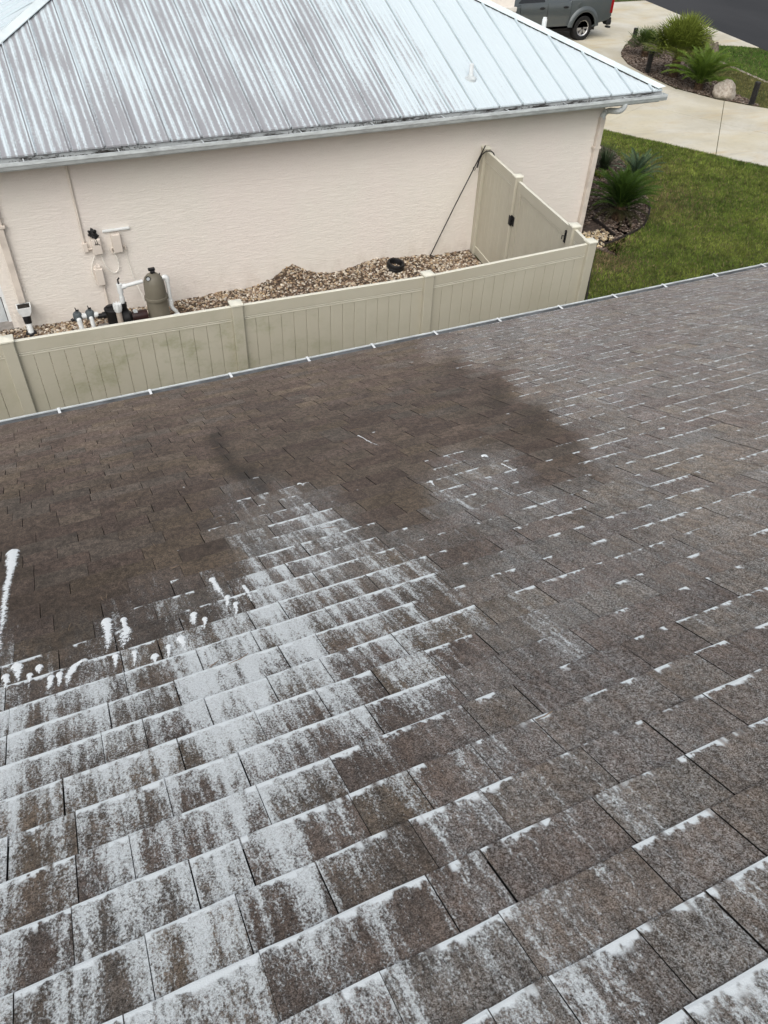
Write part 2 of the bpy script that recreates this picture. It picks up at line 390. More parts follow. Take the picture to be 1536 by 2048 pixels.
edge_low = [(9.9, 25.0), (11.4, 21.9), (12.9, 19.3), G(1217, 262), G(1260, 272), G(1330, 287), G(1400, 303), G(1470, 320), G(1536, 334), (18.2, 11.2), (21.5, 9.4), (27.0, 8.2)]
isl_low = [G(1242, 104), G(1243, 115), G(1255, 130), G(1290, 150), G(1350, 178), G(1430, 200), G(1500, 213), G(1536, 219), (22.0, 15.2), (25.05, 14.3)]
isl_top = [G(1250, 90), G(1265, 82), G(1300, 80), G(1345, 82), G(1420, 90), G(1480, 93), G(1517, 96)]
road_a, road_b = np.array(G(1290, 2)), np.array(G(1517, 96))
rd = (road_b-road_a)/np.linalg.norm(road_b-road_a)
# walkway and driveway as one outline, then cut into slabs along the control joints
drive = edge_low + [(25.0, 12.6)] + isl_low[::-1][0:] + isl_top + [tuple(road_a), G(1225, 6), (9.9, 33.0)]
def clip(poly, a, b, side, gap):
    a = np.array(a); b = np.array(b); d = (b-a)/np.linalg.norm(b-a); n = np.array([-d[1], d[0]])*side; a = a + n*gap
    out = []
    for i in range(len(poly)):
        p, q2 = np.array(poly[i]), np.array(poly[(i+1) % len(poly)]); dp, dq = (p-a)@n, (q2-a)@n
        if dp >= 0: out.append(tuple(p))
        if (dp >= 0) != (dq >= 0): t = dp/(dp-dq); out.append(tuple(p+(q2-p)*t))
    return out
J1 = (G(1218, 245), G(1352, 180)); J2 = (G(1311, 217), G(1522, 267)); J3 = (G(1448, 205), G(1433, 300)); J4 = (G(1235, 128), G(1170, 62))
# walkway outline (right of J1) is simple; driveway (left of J1) is cut once more
walk = [G(1217, 262), G(1260, 272), G(1330, 287), G(1400, 303), G(1470, 320), G(1536, 334), (18.2, 11.2), (21.5, 9.4), (27.0, 8.2), (26.6, 12.9), (25.05, 14.3), (22.0, 15.2), G(1536, 219), G(1500, 213), G(1430, 200), G(1352, 179), G(1320, 164), G(1218, 245)]
concrete_root = empty('driveway', (0, 0, 0), None, None); concrete_root['kind'] = 'structure'
def slab(poly, z=.022):
    if len(poly) < 3: return
    b = bmesh.new(); vs = [b.verts.new((x, y, z)) for x, y in poly]; f = b.faces.new(vs)
    e = bmesh.ops.extrude_face_region(b, geom=[f]); 
    for v in e['geom']:
        if isinstance(v, bmesh.types.BMVert): v.co.z = -.06
    bmesh.ops.recalc_face_normals(b, faces=b.faces[:]); bmesh.ops.triangulate(b, faces=b.faces[:])
    me = bpy.data.meshes.new('slab'); b.to_mesh(me); b.free(); me.materials.append(M['concrete']); link('slab', me, concrete_root)
# sides relative to each joint
a_side = clip(walk, *J1, -1, .008)
s1 = clip(a_side, *J3, 1, .008); s2 = clip(a_side, *J3, -1, .008)
for s_ in (s1, s2):
    slab(clip(s_, *J2, 1, .008)); slab(clip(s_, *J2, -1, .008))
drv = [(9.9, 25.0), (11.4, 21.9), (12.9, 19.3), G(1217, 262), G(1218, 245), G(1320, 164)] + [G(1290, 150), G(1255, 130), G(1243, 115), G(1242, 104)] + isl_top + [tuple(road_a), G(1225, 6), (22, 36.0), (9.9, 36.0)]
drv = drv[:4] + [J1[0], J1[1]] + [G(1320, 164.5)] + drv[6:]
slab([q for q in drv])
# road: dark asphalt running past the drive
perp = np.array([rd[1], -rd[0]]); perp = perp if perp[0] > 0 else -perp
r1 = road_a - rd*120; r2 = road_b + rd*120
m = MB(); P4 = [r1 + perp*.03, r2 + perp*.03, r2 + perp*7.5, r1 + perp*7.5]
m.add([(q[0], q[1], .012) for q in P4], [(0, 1, 2, 3)])
tag(m.build('road', M['asphalt']), kind='structure')

# planting island: mulch bed
bed = [G(1243, 104), G(1244, 115), G(1256, 129), G(1291, 149), G(1351, 176.5), G(1431, 198), G(1500, 211), G(1520, 214), G(1500, 202), G(1470, 188), G(1440, 168), G(1400, 150), G(1375, 120), G(1330, 100), G(1300, 88), G(1265, 86), G(1252, 92)]
m = MB(); m.add([(x, y, .012) for x, y in bed], [tuple(range(len(bed)))]); tag(m.build('mulch_bed', M['mulchsoil']), kind='structure')
# bed by the house corner
hbed = [(9.85, 10.6), G(1190, 499), G(1215, 490), G(1250, 475), G(1285, 455), G(1298, 425), G(1297, 408), G(1290, 380), G(1275, 355), G(1250, 330), G(1230, 305), (13.4, 17.0), (9.85, 17.4)]
m = MB(); m.add([(x, y, .010) for x, y in hbed], [tuple(range(len(hbed)))]); tag(m.build('planting_bed', M['mulchsoil']), kind='structure')
# gravel ground between fence and wall, and tan gravel outside the gate
def wallz(px, py): q = ony(px, py, 11.758); return float(q[0]), float(q[2])
prof = [(-2, 0.0), (0.2, 0.0)] + [wallz(400+a/3.072, 350+b/3.072) for a, b in [(0, 760), (140, 722), (330, 690), (450, 640), (520, 585), (560, 562), (590, 570), (640, 598), (720, 612), (800, 608), (900, 585), (1000, 548), (1100, 518), (1250, 508), (1370, 492)]] + [(6.6, .03), (7.6, .02)]
prof.sort(); PX = np.array([a for a, b in prof]); PZ = np.clip(np.array([b for a, b in prof]), -.05, .4)
def gravel_h(x, y):
    hh = np.interp(x, PX, PZ); d = np.clip((11.758-y)/.75, 0, 1)
    return hh*(1-d)**1.1 + .02 + .02*np.sin(x*3.1+y*2.0)*np.cos(y*4.3-x) 
m = MB(); nx, ny = 90, 30; X = np.linspace(-3.2, 7.30, nx); Y = np.linspace(8.0, 11.757, ny)
vv = [(x, y, gravel_h(x, y)) for y in Y for x in X]
m.add(vv, [(j*nx+i, j*nx+i+1, (j+1)*nx+i+1, (j+1)*nx+i) for j in range(ny-1) for i in range(nx-1)])
tag(m.build('gravel_ground', M['gravelsoil'], smooth=True, fix=False), kind='structure')

def inpoly(px, py, poly):
    poly = np.array(poly); c = np.zeros(len(px), bool); j = len(poly)-1
    for i in range(len(poly)):
        xi, yi = poly[i]; xj, yj = poly[j]
        c ^= ((yi > py) != (yj > py)) & (px < (xj-xi)*(py-yi)/(yj-yi+1e-12)+xi); j = i
    return c
ICO_V = []; 
ph = (1+5**.5)/2
ICO_V = np.array([(-1,ph,0),(1,ph,0),(-1,-ph,0),(1,-ph,0),(0,-1,ph),(0,1,ph),(0,-1,-ph),(0,1,-ph),(ph,0,-1),(ph,0,1),(-ph,0,-1),(-ph,0,1)])/math.sqrt(1+ph*ph)
ICO_F = np.array([(0,11,5),(0,5,1),(0,1,7),(0,7,10),(0,10,11),(1,5,9),(5,11,4),(11,10,2),(10,7,6),(7,1,8),(3,9,4),(3,4,2),(3,2,6),(3,6,8),(3,8,9),(4,9,5),(2,4,11),(6,2,10),(8,6,7),(9,8,1)])
def pebbles(name, pts, size, pal, mat, label, cat, flat=.6):
    n = len(pts); s = size*rng.uniform(.55, 1.4, n)[:, None]*np.stack([rng.uniform(.7, 1.3, n), rng.uniform(.7, 1.2, n), rng.uniform(flat*.7, flat*1.3, n)], 1)
    V = ICO_V[None]*(1+rng.normal(0, .12, (n, 12, 1)))*s[:, None, :]
    a = rng.uniform(0, 6.28, n); tl = rng.normal(0, .35, n)
    ca, sa = np.cos(a)[:, None], np.sin(a)[:, None]; ct, st_ = np.cos(tl)[:, None], np.sin(tl)[:, None]
    y1 = V[..., 1]*ct - V[..., 2]*st_; z1 = V[..., 1]*st_ + V[..., 2]*ct
    V = np.stack([V[..., 0]*ca - y1*sa, V[..., 0]*sa + y1*ca, z1], -1) + pts[:, None, :]
    F = (ICO_F[None] + (np.arange(n)*12)[:, None, None]).reshape(-1, 3)
    pal = np.array(pal); ci = rng.integers(0, len(pal), n); c = pal[ci]*rng.uniform(.7, 1.25, (n, 1))
    o = link(name, np_mesh(name, V.reshape(-1, 3), F, mat, np.repeat(c, 12, 0)))
    return tag(o, label, cat, kind='stuff')
n = 17000; px = rng.uniform(-2.2, 7.28, n); py = 11.75 - rng.uniform(0, 1.8, n)**1.15
pts = np.stack([px, py, gravel_h(px, py)+.008], 1)
GPAL = [(.42, .35, .26), (.30, .22, .15), (.50, .45, .38), (.19, .13, .09), (.36, .27, .17), (.24, .19, .15), (.58, .53, .45), (.11, .075, .05)]
pebbles('river_gravel', pts, .021, GPAL, M['pebble'], 'brown and tan river gravel between tan fence and pink wall', 'gravel')
tg = [(7.5, 9.6), (6.95, 8.1), G(1190, 499), G(1215, 490), G(1228, 476), G(1185, 443), (9.6, 11.72), (7.5, 11.72)]
n = 9000; px = rng.uniform(6.9, 10.8, n); py = rng.uniform(8.0, 11.75, n); k = inpoly(px, py, tg) & (px > 7.15+(py-9)*.13)
pts = np.stack([px[k], py[k], np.full(k.sum(), .02)], 1)
pebbles('tan_gravel', pts, .022, [(.58, .46, .27), (.52, .44, .33), (.42, .32, .19), (.62, .55, .42), (.36, .29, .2)], M['pebble'], 'tan gravel outside the gate beside the dark edging', 'gravel')
def chips(name, poly, n, label, pal, sz=.03, exclude=None, z=.02):
    P = np.array(poly); px = rng.uniform(P[:, 0].min(), P[:, 0].max(), n); py = rng.uniform(P[:, 1].min(), P[:, 1].max(), n); k = inpoly(px, py, poly)
    if exclude is not None: k &= ~inpoly(px, py, exclude)
    return pebbles(name, np.stack([px[k], py[k], np.full(k.sum(), z)], 1), sz, pal, M['chip'], label, 'mulch', .35)
MP = [(.13, .095, .075), (.09, .065, .05), (.20, .155, .125), (.05, .036, .028), (.16, .13, .11), (.26, .22, .185)]
chips('bark_mulch', bed, 16000, 'grey brown bark mulch in the island bed round the palms', MP, .035)
chips('bed_mulch', hbed, 12000, 'dark mulch and leaf litter in the bed at the house corner', MP + [(.07, .05, .04)], .026, exclude=tg)

# lawn grass blades
def grass(name, poly, dens, label, holes=(), hgt=.055, wid=.009, pal=None, brown=None):
    P = np.array(poly); A = (np.ptp(P[:, 0]))*(np.ptp(P[:, 1])); n = int(A*dens)
    px = rng.uniform(P[:, 0].min(), P[:, 0].max(), n); py = rng.uniform(P[:, 1].min(), P[:, 1].max(), n); k = inpoly(px, py, poly)
    for h in holes: k &= ~inpoly(px, py, h)
    px, py = px[k], py[k]; n = len(px)
    # patchiness
    gr_ = rng.normal(0, 1, (97, 97)); vn = lambda sc_: gr_[(np.floor(px*sc_).astype(int)) % 97, (np.floor(py*sc_+.5*(np.floor(px*sc_) % 2)).astype(int)) % 97]
    cl = .5*vn(9.0)+.35*vn(4.3)+.3*vn(17.0)
    pn = (np.sin(px*1.7+py*.6)+np.sin(py*2.3-px*.9+1.3)+np.sin(px*4.1+2)+np.sin(py*3.7+px*2.2))/4 + rng.normal(0, .38, n)
    hh = hgt*rng.uniform(.5, 1.35, n); a = rng.uniform(0, 6.28, n); lean = rng.normal(0, .6, n); la = rng.uniform(0, 6.28, n)
    dx, dy = np.cos(a)*wid*.5, np.sin(a)*wid*.5
    b1 = np.stack([px-dx, py-dy, np.zeros(n)], 1); b2 = np.stack([px+dx, py+dy, np.zeros(n)], 1)
    tp = np.stack([px+np.cos(la)*lean*hh, py+np.sin(la)*lean*hh, hh*.85], 1)
    V = np.stack([b1, b2, tp], 1).reshape(-1, 3); F = np.arange(3*n).reshape(-1, 3)
    t = np.clip(pn*.5+.5, 0, 1)[:, None]; lo, hi = np.array(pal[0]), np.array(pal[1]); c = lo*(1-t)+hi*t
    if brown is not None:
        for (bx, by, br, bs) in brown:
            f = np.exp(-((px-bx)**2+(py-by)**2)/br**2)*bs; kk = rng.uniform(0, 1, n) < f
            c[kk] = np.array((.19, .145, .075))
    dead = rng.uniform(0, 1, n) < .07; c[dead] = np.array((.22, .18, .09))
    c = c*rng.uniform(.65, 1.4, (n, 1))*np.clip(1+.30*cl, .4, 1.8)[:, None]
    return tag(link(name, np_mesh(name, V, F, M['grass'], np.repeat(c, 3, 0))), label, 'grass', kind='stuff')
lawn = [(6.9, 6.0), (6.92, 8.0), (7.45, 11.7), (9.9, 11.75), (9.9, 24.8), (11.35, 21.8), (12.85, 19.2), G(1217, 262.5), G(1260, 272.5), G(1330, 287.5), G(1400, 303.5), G(1470, 320.5), G(1536, 334.5), (18.1, 11.1), (21.4, 9.3), (21.4, 6.0)]
bp = [(*G(1205, 520), .55, .95), (*G(1330, 395), .9, .5), (*G(1285, 330), .8, .35), (*G(1320, 430), .6, .35), (*G(1230, 480), .35, .7)]
grass('lawn_grass', lawn, 2600, 'short green lawn between the house corner and the concrete walkway', [hbed, tg], .055, .014, [(.060, .112, .013), (.185, .225, .046)], bp)
isl_g = [G(1300, 82), G(1345, 84), G(1420, 92), G(1480, 95), G(1515, 98), (25.2, 20.0), (25.0, 14.4), (22.0, 15.3), G(1536, 218), G(1520, 214)]
isl_all = isl_low + isl_top[::-1]
isl_all = [G(1243, 104), G(1245, 115), G(1257, 129), G(1291, 149), G(1351, 177), G(1430, 199), G(1500, 212), G(1536, 218), (22.0, 15.3), (25.0, 14.4), (25.4, 23.0), G(1480, 94), G(1420, 91), G(1345, 83), G(1300, 81), G(1266, 83), G(1251, 91)]
swale_line = [G(1405, 108), G(1440, 124), G(1480, 141), G(1536, 166), (24.6, 16.0)]
sw_near = [G(1300, 81), G(1400, 100)] + swale_line + [(25.0, 14.4), (22.0, 15.3), G(1536, 218), G(1500, 212), G(1351, 177)]
sw_far = [G(1405, 104)] + swale_line + [(25.4, 23.0), G(1480, 94), G(1420, 91)]
grass('island_grass', sw_near, 1000, 'dry olive grass on the island behind the palms and boulder', [bed], .06, .016, [(.075, .082, .022), (.155, .145, .055)], None)
grass('swale_grass', sw_far, 1100, 'bright green grass bank beside the asphalt road', [], .07, .016, [(.045, .105, .014), (.10, .165, .03)], None)
verge = [G(1200, 3), G(1288, 1), (29.5, 42), (24, 44)]
grass('verge_grass', verge, 500, 'green grass verge beyond the driveway and the parked pickup', [], .07, .022, [(.06, .11, .016), (.12, .16, .04)], None)
ex = []
# swale edge: low pale strip of stones
for j_ in range(22):
    f_ = j_/21*(len(swale_line)-1.001); i_ = int(f_); p_ = np.array(swale_line[i_])*(1-(f_-i_))+np.array(swale_line[i_+1])*(f_-i_)
    m = MB(); L_ = random.uniform(.12, .2); m.cbox((-L_, -.06, -.03), (L_, .06, .018), .012); dd_ = np.array(swale_line[i_+1])-np.array(swale_line[i_])
    tag(m.build('edging_stone', M['rock'], loc=(p_[0], p_[1], 0), rz=math.atan2(dd_[1], dd_[0])+random.uniform(-.15, .15)), 'flat pale stone edging the green bank beside the road', 'stone', 'edging stones along the bank')

# ================================================================== NEAR ROOF
SL = R(23.3569); EY, EZ = 5.6081, 2.4236; CS, SN = math.cos(SL), math.sin(SL)
def rp(s, t, h=0.0):
    s = np.asarray(s, float); t = np.asarray(t, float); h = np.asarray(h, float)
    return np.stack([s+0*t, EY - t*CS + h*SN, EZ + t*SN + h*CS], -1)
def st_of(px, py):
    d = ray(px, py); nrm = np.array([0, SN, CS]); P0 = np.array([0, EY, EZ]); Q = CAMP + d*(((P0-CAMP)@nrm)/(d@nrm))
    return float(Q[0]), float((EY-Q[1])/CS)
house = empty('shingle_house', (3, 2, 0), 'house with brown asphalt shingle roof streaked with white cleaning foam', 'house')
HO = Vector((3, 2, 0))
def hp(name, mb, mats, parent=None, **kw):
    o = mb.build(name, mats, parent or house, **kw)
    if (parent or house) is house: o.location = -HO
    return o
X0, X1, TR = -6.0, 14.0, 8.2
dk = MB(); yr, zr = EY-TR*CS, EZ+TR*SN
pr = [(EY-.01, EZ-.012), (yr, zr-.006), (2*yr-EY, EZ-.012), (2*yr-EY, EZ-.05), (yr, zr-.05), (EY-.01, EZ-.05)]
dk.extrude_yz(pr, X0, X1)
roof = hp('roof', dk, M['core'])
wl = MB(); wl.box((X0+.5, 2*yr-EY+.5, 0), (X1-.5, EY-.55, 2.3)); hp('wall', wl, M['stucco'])
sf = MB(); sf.box((X0, EY-.60, 2.22), (X1, EY-.035, 2.25)); hp('soffit', sf, M['soffit'])
fa = MB(); fa.box((X0, EY-.034, 2.20), (X1, EY-.012, 2.365)); hp('fascia', fa, M['whitemetal'])
de = MB(); de.add([(X0, EY-.02, EZ-.008), (X1, EY-.02, EZ-.008), (X1, EY+.004, EZ-.017), (X0, EY+.004, EZ-.017), (X1, EY+.004, EZ-.075), (X0, EY+.004, EZ-.075)], [(0, 1, 2, 3), (3, 2, 4, 5)]); hp('drip_edge', de, M['whitemetal'])
# gutter trough
LY, LZ = 5.718, 2.405
gp = [(EY+.006, LZ-.02), (EY+.006, LZ-.125), (LY-.035, LZ-.125), (LY-.012, LZ-.075), (LY-.001, LZ-.045), (LY-.001, LZ-.012), (LY-.004, LZ-.012), (LY-.004, LZ-.044), (LY-.015, LZ-.073), (LY-.037, LZ-.122), (EY+.009, LZ-.122), (EY+.009, LZ-.02)]
gm = MB(); gm.extrude_yz(gp, X0, X1); gut = hp('gutter', gm, M['trough'])
gm = MB(); gm.extrude_yz([(LY+.001, LZ-.0125), (LY+.001, LZ-.002), (LY-.001, LZ), (LY-.010, LZ), (LY-.012, LZ-.003), (LY-.012, LZ-.012), (LY-.010, LZ-.012), (LY-.010, LZ-.004), (LY-.005, LZ-.004), (LY-.005, LZ-.0125)], X0, X1); o = gm.build('gutter_lip', M['gutter'], gut)
gd = MB(); n = 500
for i in range(n):
    x = random.uniform(-2, 12); y = random.uniform(EY+.02, LY-.05); a = random.uniform(0, 3.14); L = random.uniform(.01, .05)
    z = LZ-.118+random.uniform(0, .01)
    gd.add([(x, y, z), (x+L*math.cos(a), y+.3*L*math.sin(a), z+.004), (x+.004, y+.008, z+.002)], [(0, 1, 2)])
o = gd.build('gutter_litter', M['debris_shade'], gut, fix=False); o['kind'] = 'stuff'
hm = MB(); hm.cbox((-.011, -.030, .004), (.011, .108, .009), .002); hm.cbox((-.014, -.040, .004), (.014, -.012, .014), .003); hm.box((-.011, .100, -.006), (.011, .107, .007))
hme = hm.mesh('hanger', M['whitemetal'])
for x in [-2.3, -1.55, -.85, -.14, .59, 1.27, 1.98, 2.61, 3.27, 3.96, 4.68, 5.35, 6.0, 6.7, 7.4, 8.1, 8.8, 9.5]:
    link('hanger', hme, gut, (x+random.uniform(-.01, .01), EY, LZ+.001+random.uniform(-.002, .001)), random.uniform(-.06, .06))

# foam / wet control points measured on the roof surface: photo pixel -> foam, wet, white edge
CP = """0 900 0 .45 0;200 850 0 .45 0;400 800 0 .5 0;600 740 0 .5 0;740 712 0 .45 .05;60 1000 0 .85 0;300 950 0 .85 0;500 880 0 .8 0;700 850 0 .8 0;850 780 0 .8 0;950 810 0 .85 0
50 1200 .02 1 0;250 1100 .02 1 0;400 1100 .04 1 0;430 1160 .05 1 .05;200 1200 .03 1 0;600 920 0 .9 0;700 930 0 .85 0;800 900 .01 .85 .05;1000 870 .01 .85 .05;1100 890 .03 .8 .2;330 1020 0 .95 0;140 1060 0 .95 0
850 1040 .04 .9 .1;800 1000 .04 .9 .1;930 1100 .10 .85 .3;560 1030 .34 .8 .45;620 1060 .42 .8 .55;520 1080 .30 .85 .5;540 1150 .42 .8 .6;650 1130 .42 .75 .6;730 1150 .42 .75 .6;760 1060 .10 .9 .2;850 1080 .22 .8 .4;950 1000 .22 .7 .5;900 985 .26 .7 .6;1000 945 .2 .7 .6;820 930 .06 .85 .2
0 1250 .12 1 .3;100 1290 .10 1 .15;200 1270 .14 1 .25;300 1265 .16 1 .3;390 1220 .25 .95 .5;470 1190 .40 .85 .7;550 1220 .50 .8 .8;60 1345 .30 .95 .8;200 1330 .38 .95 .85;300 1310 .36 .9 .8
50 1430 .60 .75 1;200 1400 .64 .75 1;400 1350 .64 .75 1;550 1300 .62 .7 1;650 1270 .52 .7 .9;750 1230 .46 .7 .85;850 1250 .40 .65 .7;840 1170 .38 .7 .7
100 1550 .50 .75 .9;300 1500 .56 .7 .9;480 1420 .62 .65 .9;500 1550 .50 .65 .8;650 1400 .44 .6 .8;800 1380 .42 .6 .75;50 1700 .36 .75 .65;250 1700 .44 .7 .75;450 1650 .46 .65 .7;600 1600 .42 .6 .7;780 1550 .30 .55 .55
50 1900 .32 .75 .6;250 1900 .40 .7 .7;400 1860 .46 .65 .7;580 1800 .50 .65 .7;700 1750 .40 .6 .6;600 2000 .44 .65 .8;300 2030 .44 .7 .8;100 2030 .36 .75 .6
900 1450 .20 .5 .4;1000 1350 .17 .45 .4;1000 1250 .14 .5 .35;1100 1150 .12 .5 .35;980 1180 .14 .6 .4;1100 1500 .15 .45 .4;1300 1300 .13 .35 .45;1450 1200 .13 .3 .45;1450 1400 .14 .35 .45;1300 1600 .18 .4 .5;1450 1600 .18 .4 .5;1200 1750 .20 .45 .5
950 1650 .25 .5 .6;1100 1800 .26 .5 .6;1000 1850 .36 .5 .85;900 1950 .36 .55 .7;1200 1950 .40 .5 .85;1350 1850 .30 .45 .7;1500 1800 .26 .4 .6;1500 2000 .50 .4 1;800 1850 .30 .6 .6;850 1700 .26 .55 .5
1200 1000 .13 .35 .55;1400 1000 .12 .15 .5;1300 850 .12 .05 .5;1500 850 .12 .05 .5;1200 780 .14 .05 .55;1100 720 .14 0 .6;1400 700 .14 0 .5;1500 600 .17 0 .45;1100 660 .15 0 .5;950 700 .13 .05 .5;870 700 .10 .15 .4;1050 770 .12 .05 .6;1130 830 .14 .15 .65;1200 890 .14 .3 .65
1000 795 .02 1.12 .1;1070 845 .03 1.2 .15;1140 900 .06 1.0 .3;900 745 .02 .9 .1;1105 870 .04 1.15 .2;820 710 .03 .5 .1;1250 960 .12 .55 .5;1185 955 .10 .85 .4;1240 1015 .12 .72 .45;1160 1010 .12 .78 .4;1100 950 .08 .9 .35;1100 1000 .14 .6 .5;1050 1060 .12 .65 .4"""
cp = np.array([[float(q) for q in ln.split()] for ln in CP.replace('\n', ';').split(';') if ln.strip()])
CPXY, CPV = cp[:, :2], cp[:, 2:]
lowr_ = CPXY[:, 1] > 1150; CPV[lowr_, 1] = CPV[lowr_, 1]*.4+np.where(CPXY[lowr_, 0] < 900, .76, .58); CPV[CPXY[:, 1] > 1450, 0] += .06
def masks(P):
    xy = proj(P)                                   # the photo's own scale serves as the metric between measured spots
    out = np.zeros((len(P), 3))
    for i in range(0, len(P), 4000):
        d = ((xy[i:i+4000, None, :]-CPXY[None])**2).sum(-1)+300.0; ww = 1/d**2.0
        out[i:i+4000] = (ww@CPV)/ww.sum(1, keepdims=True)
    run = np.array([(432, 868), (440, 900), (455, 925), (480, 940), (505, 955), (520, 975)], float); dm = np.full(len(P), 1e9)
    for a_, b_ in zip(run[:-1], run[1:]):
        tt = np.clip(((xy-a_)@(b_-a_))/((b_-a_)@(b_-a_)), 0, 1); dm = np.minimum(dm, np.linalg.norm(xy-(a_+tt[:, None]*(b_-a_)), axis=1))
    out[:, 1] += .8*np.exp(-(dm/15)**2)
    behind = ((P-CAMP)@fw) < .3
    out[behind] = (.35, .6, .6)
    return out
EXPO = .1394; TOFF = 5.995 - 43*EXPO
PALT = np.array([(.165, .138, .128), (.172, .143, .120), (.195, .165, .132), (.165, .152, .142), (.145, .116, .104), (.168, .142, .124), (.160, .132, .116), (.178, .155, .134), (.152, .122, .112)])*np.array([1.28, 1.17, 1.05])
tabs = []   # per tab: dict of s0,s1,tb(butt), thick, course
nco = int((TR-TOFF)/EXPO)+1
fixed = {36: [], }
for ci in range(-1, nco):
    tb = TOFF + ci*EXPO
    if tb < 0.0: tb = 0.0
    if tb > TR-.05: break
    s = X0 + random.uniform(0, .25); thick = random.random() < .5
    while s < X1:
        wdt = random.choice([.165, .2, .24, .27, .30, .33]) if thick else random.choice([.11, .14, .17, .20, .23])
        wdt *= random.uniform(.92, 1.08)
        tabs.append((s, min(s+wdt, X1), tb, thick, ci)); s += wdt; thick = not thick
NT = len(tabs)
T = np.array([(a, b, c, float(d), e) for a, b, c, d, e in tabs])
# order by size in the photograph
cen = rp((T[:, 0]+T[:, 1])/2, T[:, 2]+.07)
xy = proj(cen); dist = np.linalg.norm(cen-CAMP, axis=1)
infr = (xy[:, 0] > -120) & (xy[:, 0] < 1660) & (xy[:, 1] > 480) & (xy[:, 1] < 2150) & (((cen-CAMP)@fw) > .3)
nrm = np.array([0, SN, CS]); cosv = np.abs(((CAMP-cen)/dist[:, None])@nrm)
area = (T[:, 1]-T[:, 0])*cosv/dist**2*infr
ins = (xy[:, 0] > 0) & (xy[:, 0] < 1536) & (xy[:, 1] < 2048)
order = np.argsort(-(area*(1+2*ins)))
big = set(order[:300].tolist())
NU, NV = 5, 4
def tab_geom(i):
    s0, s1, tb, th, ci = T[i]
    gap = random.choice([.0005, .0009, .0014, .0021])
    top = .0056 if th else .0044
    top += random.uniform(-.0003, .0004)
    us = np.linspace(s0+gap, s1-gap, NU); vs_ = np.array([0, .006, .07, EXPO+.028])
    jb = random.uniform(-.0016, .0016); sk = random.uniform(-.002, .002); curl = random.uniform(-.0003, .0006)
    V = []; UV = []; RC = []
    for b in range(NV):
        for a in range(NU):
            fu = a/(NU-1); v = vs_[b]
            wav = .0012*math.sin(us[a]*23+ci*1.7) + random.uniform(-.0007, .0007)
            t = tb + v + (jb + sk*(fu-.5) + wav)*(1 if b < 2 else .3)
            h = top*(1-v/(EXPO+.04)) + (curl*(2*fu-1)**2 if b < 2 else 0) + random.uniform(-.0003, .0003)
            if b == 0: h -= .0006
            V.append((us[a], t, h)); UV.append((us[a]-s0, v, 0)); RC.append((us[a], t, ci*.731+(.37 if th else 0)+s0*.9))
    F = [(b*NU+a, b*NU+a+1, (b+1)*NU+a+1, (b+1)*NU+a) for b in range(NV-1) for a in range(NU-1)]
    MI = [0]*len(F)
    # skirts: butt and both sides
    n0 = len(V)
    per = [b*NU for b in range(NV-1, -1, -1)] + list(range(1, NU)) + [b*NU+NU-1 for b in range(1, NV)]
    for q in per:
        x, t, h = V[q]; V.append((x, t, min(h-.0005, -.004) if True else h)); UV.append(UV[q]); RC.append(RC[q])
    for q in range(len(per)-1):
        F.append((per[q], per[q+1], n0+q+1, n0+q)); MI.append(1)
    V = np.array(V); P = rp(V[:, 0], V[:, 1], V[:, 2])
    tint = (PALT[random.randrange(len(PALT))]*.8+PALT.mean(0)*.2)*random.uniform(.90, 1.10)
    return P, F, MI, np.array(UV), np.array(RC), tint
geo = [tab_geom(i) for i in range(NT)]
nvt = [len(q[0]) for q in geo]
allP = np.concatenate([q[0] for q in geo]); allM = masks(allP)
cenM = masks(cen); rf = np.where((cenM[:, 0] < .36) & (cenM[:, 1] > .6), rng.uniform(.55, 1.40, NT), rng.uniform(.82, 1.18, NT))
allM[:, 0] = .6*allM[:, 0] + .4*(cenM[:, 0]*rf).repeat(nvt)
allM[:, 1] = np.clip(allM[:, 1]*rng.uniform(.93, 1.07, NT).repeat(nvt), 0, 1.5)
allM[:, 2] = .4*allM[:, 2] + .6*(cenM[:, 2]*rng.uniform(.6, 1.35, NT)).repeat(nvt)
offs = np.concatenate([[0], np.cumsum(nvt)])
def attrs(me, mk, uv, rc, tint):
    a = me.attributes.new('mask', 'FLOAT_COLOR', 'POINT'); a.data.foreach_set('color', np.concatenate([mk, np.ones((len(mk), 1))], 1).astype(np.float32).ravel())
    a = me.attributes.new('tint', 'FLOAT_COLOR', 'POINT'); a.data.foreach_set('color', np.concatenate([tint, np.ones((len(tint), 1))], 1).astype(np.float32).ravel())
    a = me.attributes.new('tabpos', 'FLOAT_VECTOR', 'POINT'); a.data.foreach_set('vector', uv.astype(np.float32).ravel())
    a = me.attributes.new('roofpos', 'FLOAT_VECTOR', 'POINT'); a.data.foreach_set('vector', rc.astype(np.float32).ravel())
def shingle_obj(name, ids):
    P = np.concatenate([geo[i][0] for i in ids]); mk = np.concatenate([allM[offs[i]:offs[i+1]] for i in ids])
    uv = np.concatenate([geo[i][3] for i in ids]); rc = np.concatenate([geo[i][4] for i in ids])
    tint = np.concatenate([np.repeat(geo[i][5][None], nvt[i], 0) for i in ids])
    F = []; mi = []; o = 0
    for i in ids:
        F.append(np.array(geo[i][1])+o); mi += geo[i][2]; o += nvt[i]
    base = P[:NU].mean(0) if len(ids) == 1 else np.zeros(3)
    me = np_mesh(name, P-base, np.concatenate(F), [M['shingle'], M['core']], None, mi)
    attrs(me, mk, uv, rc, tint)
    return link(name, me, roof, Vector(base))
for i in order[:300]: shingle_obj('shingle', [int(i)])
rest = [i for i in range(NT) if i not in big]
o = shingle_obj('shingle_field', rest); o['kind'] = 'stuff'

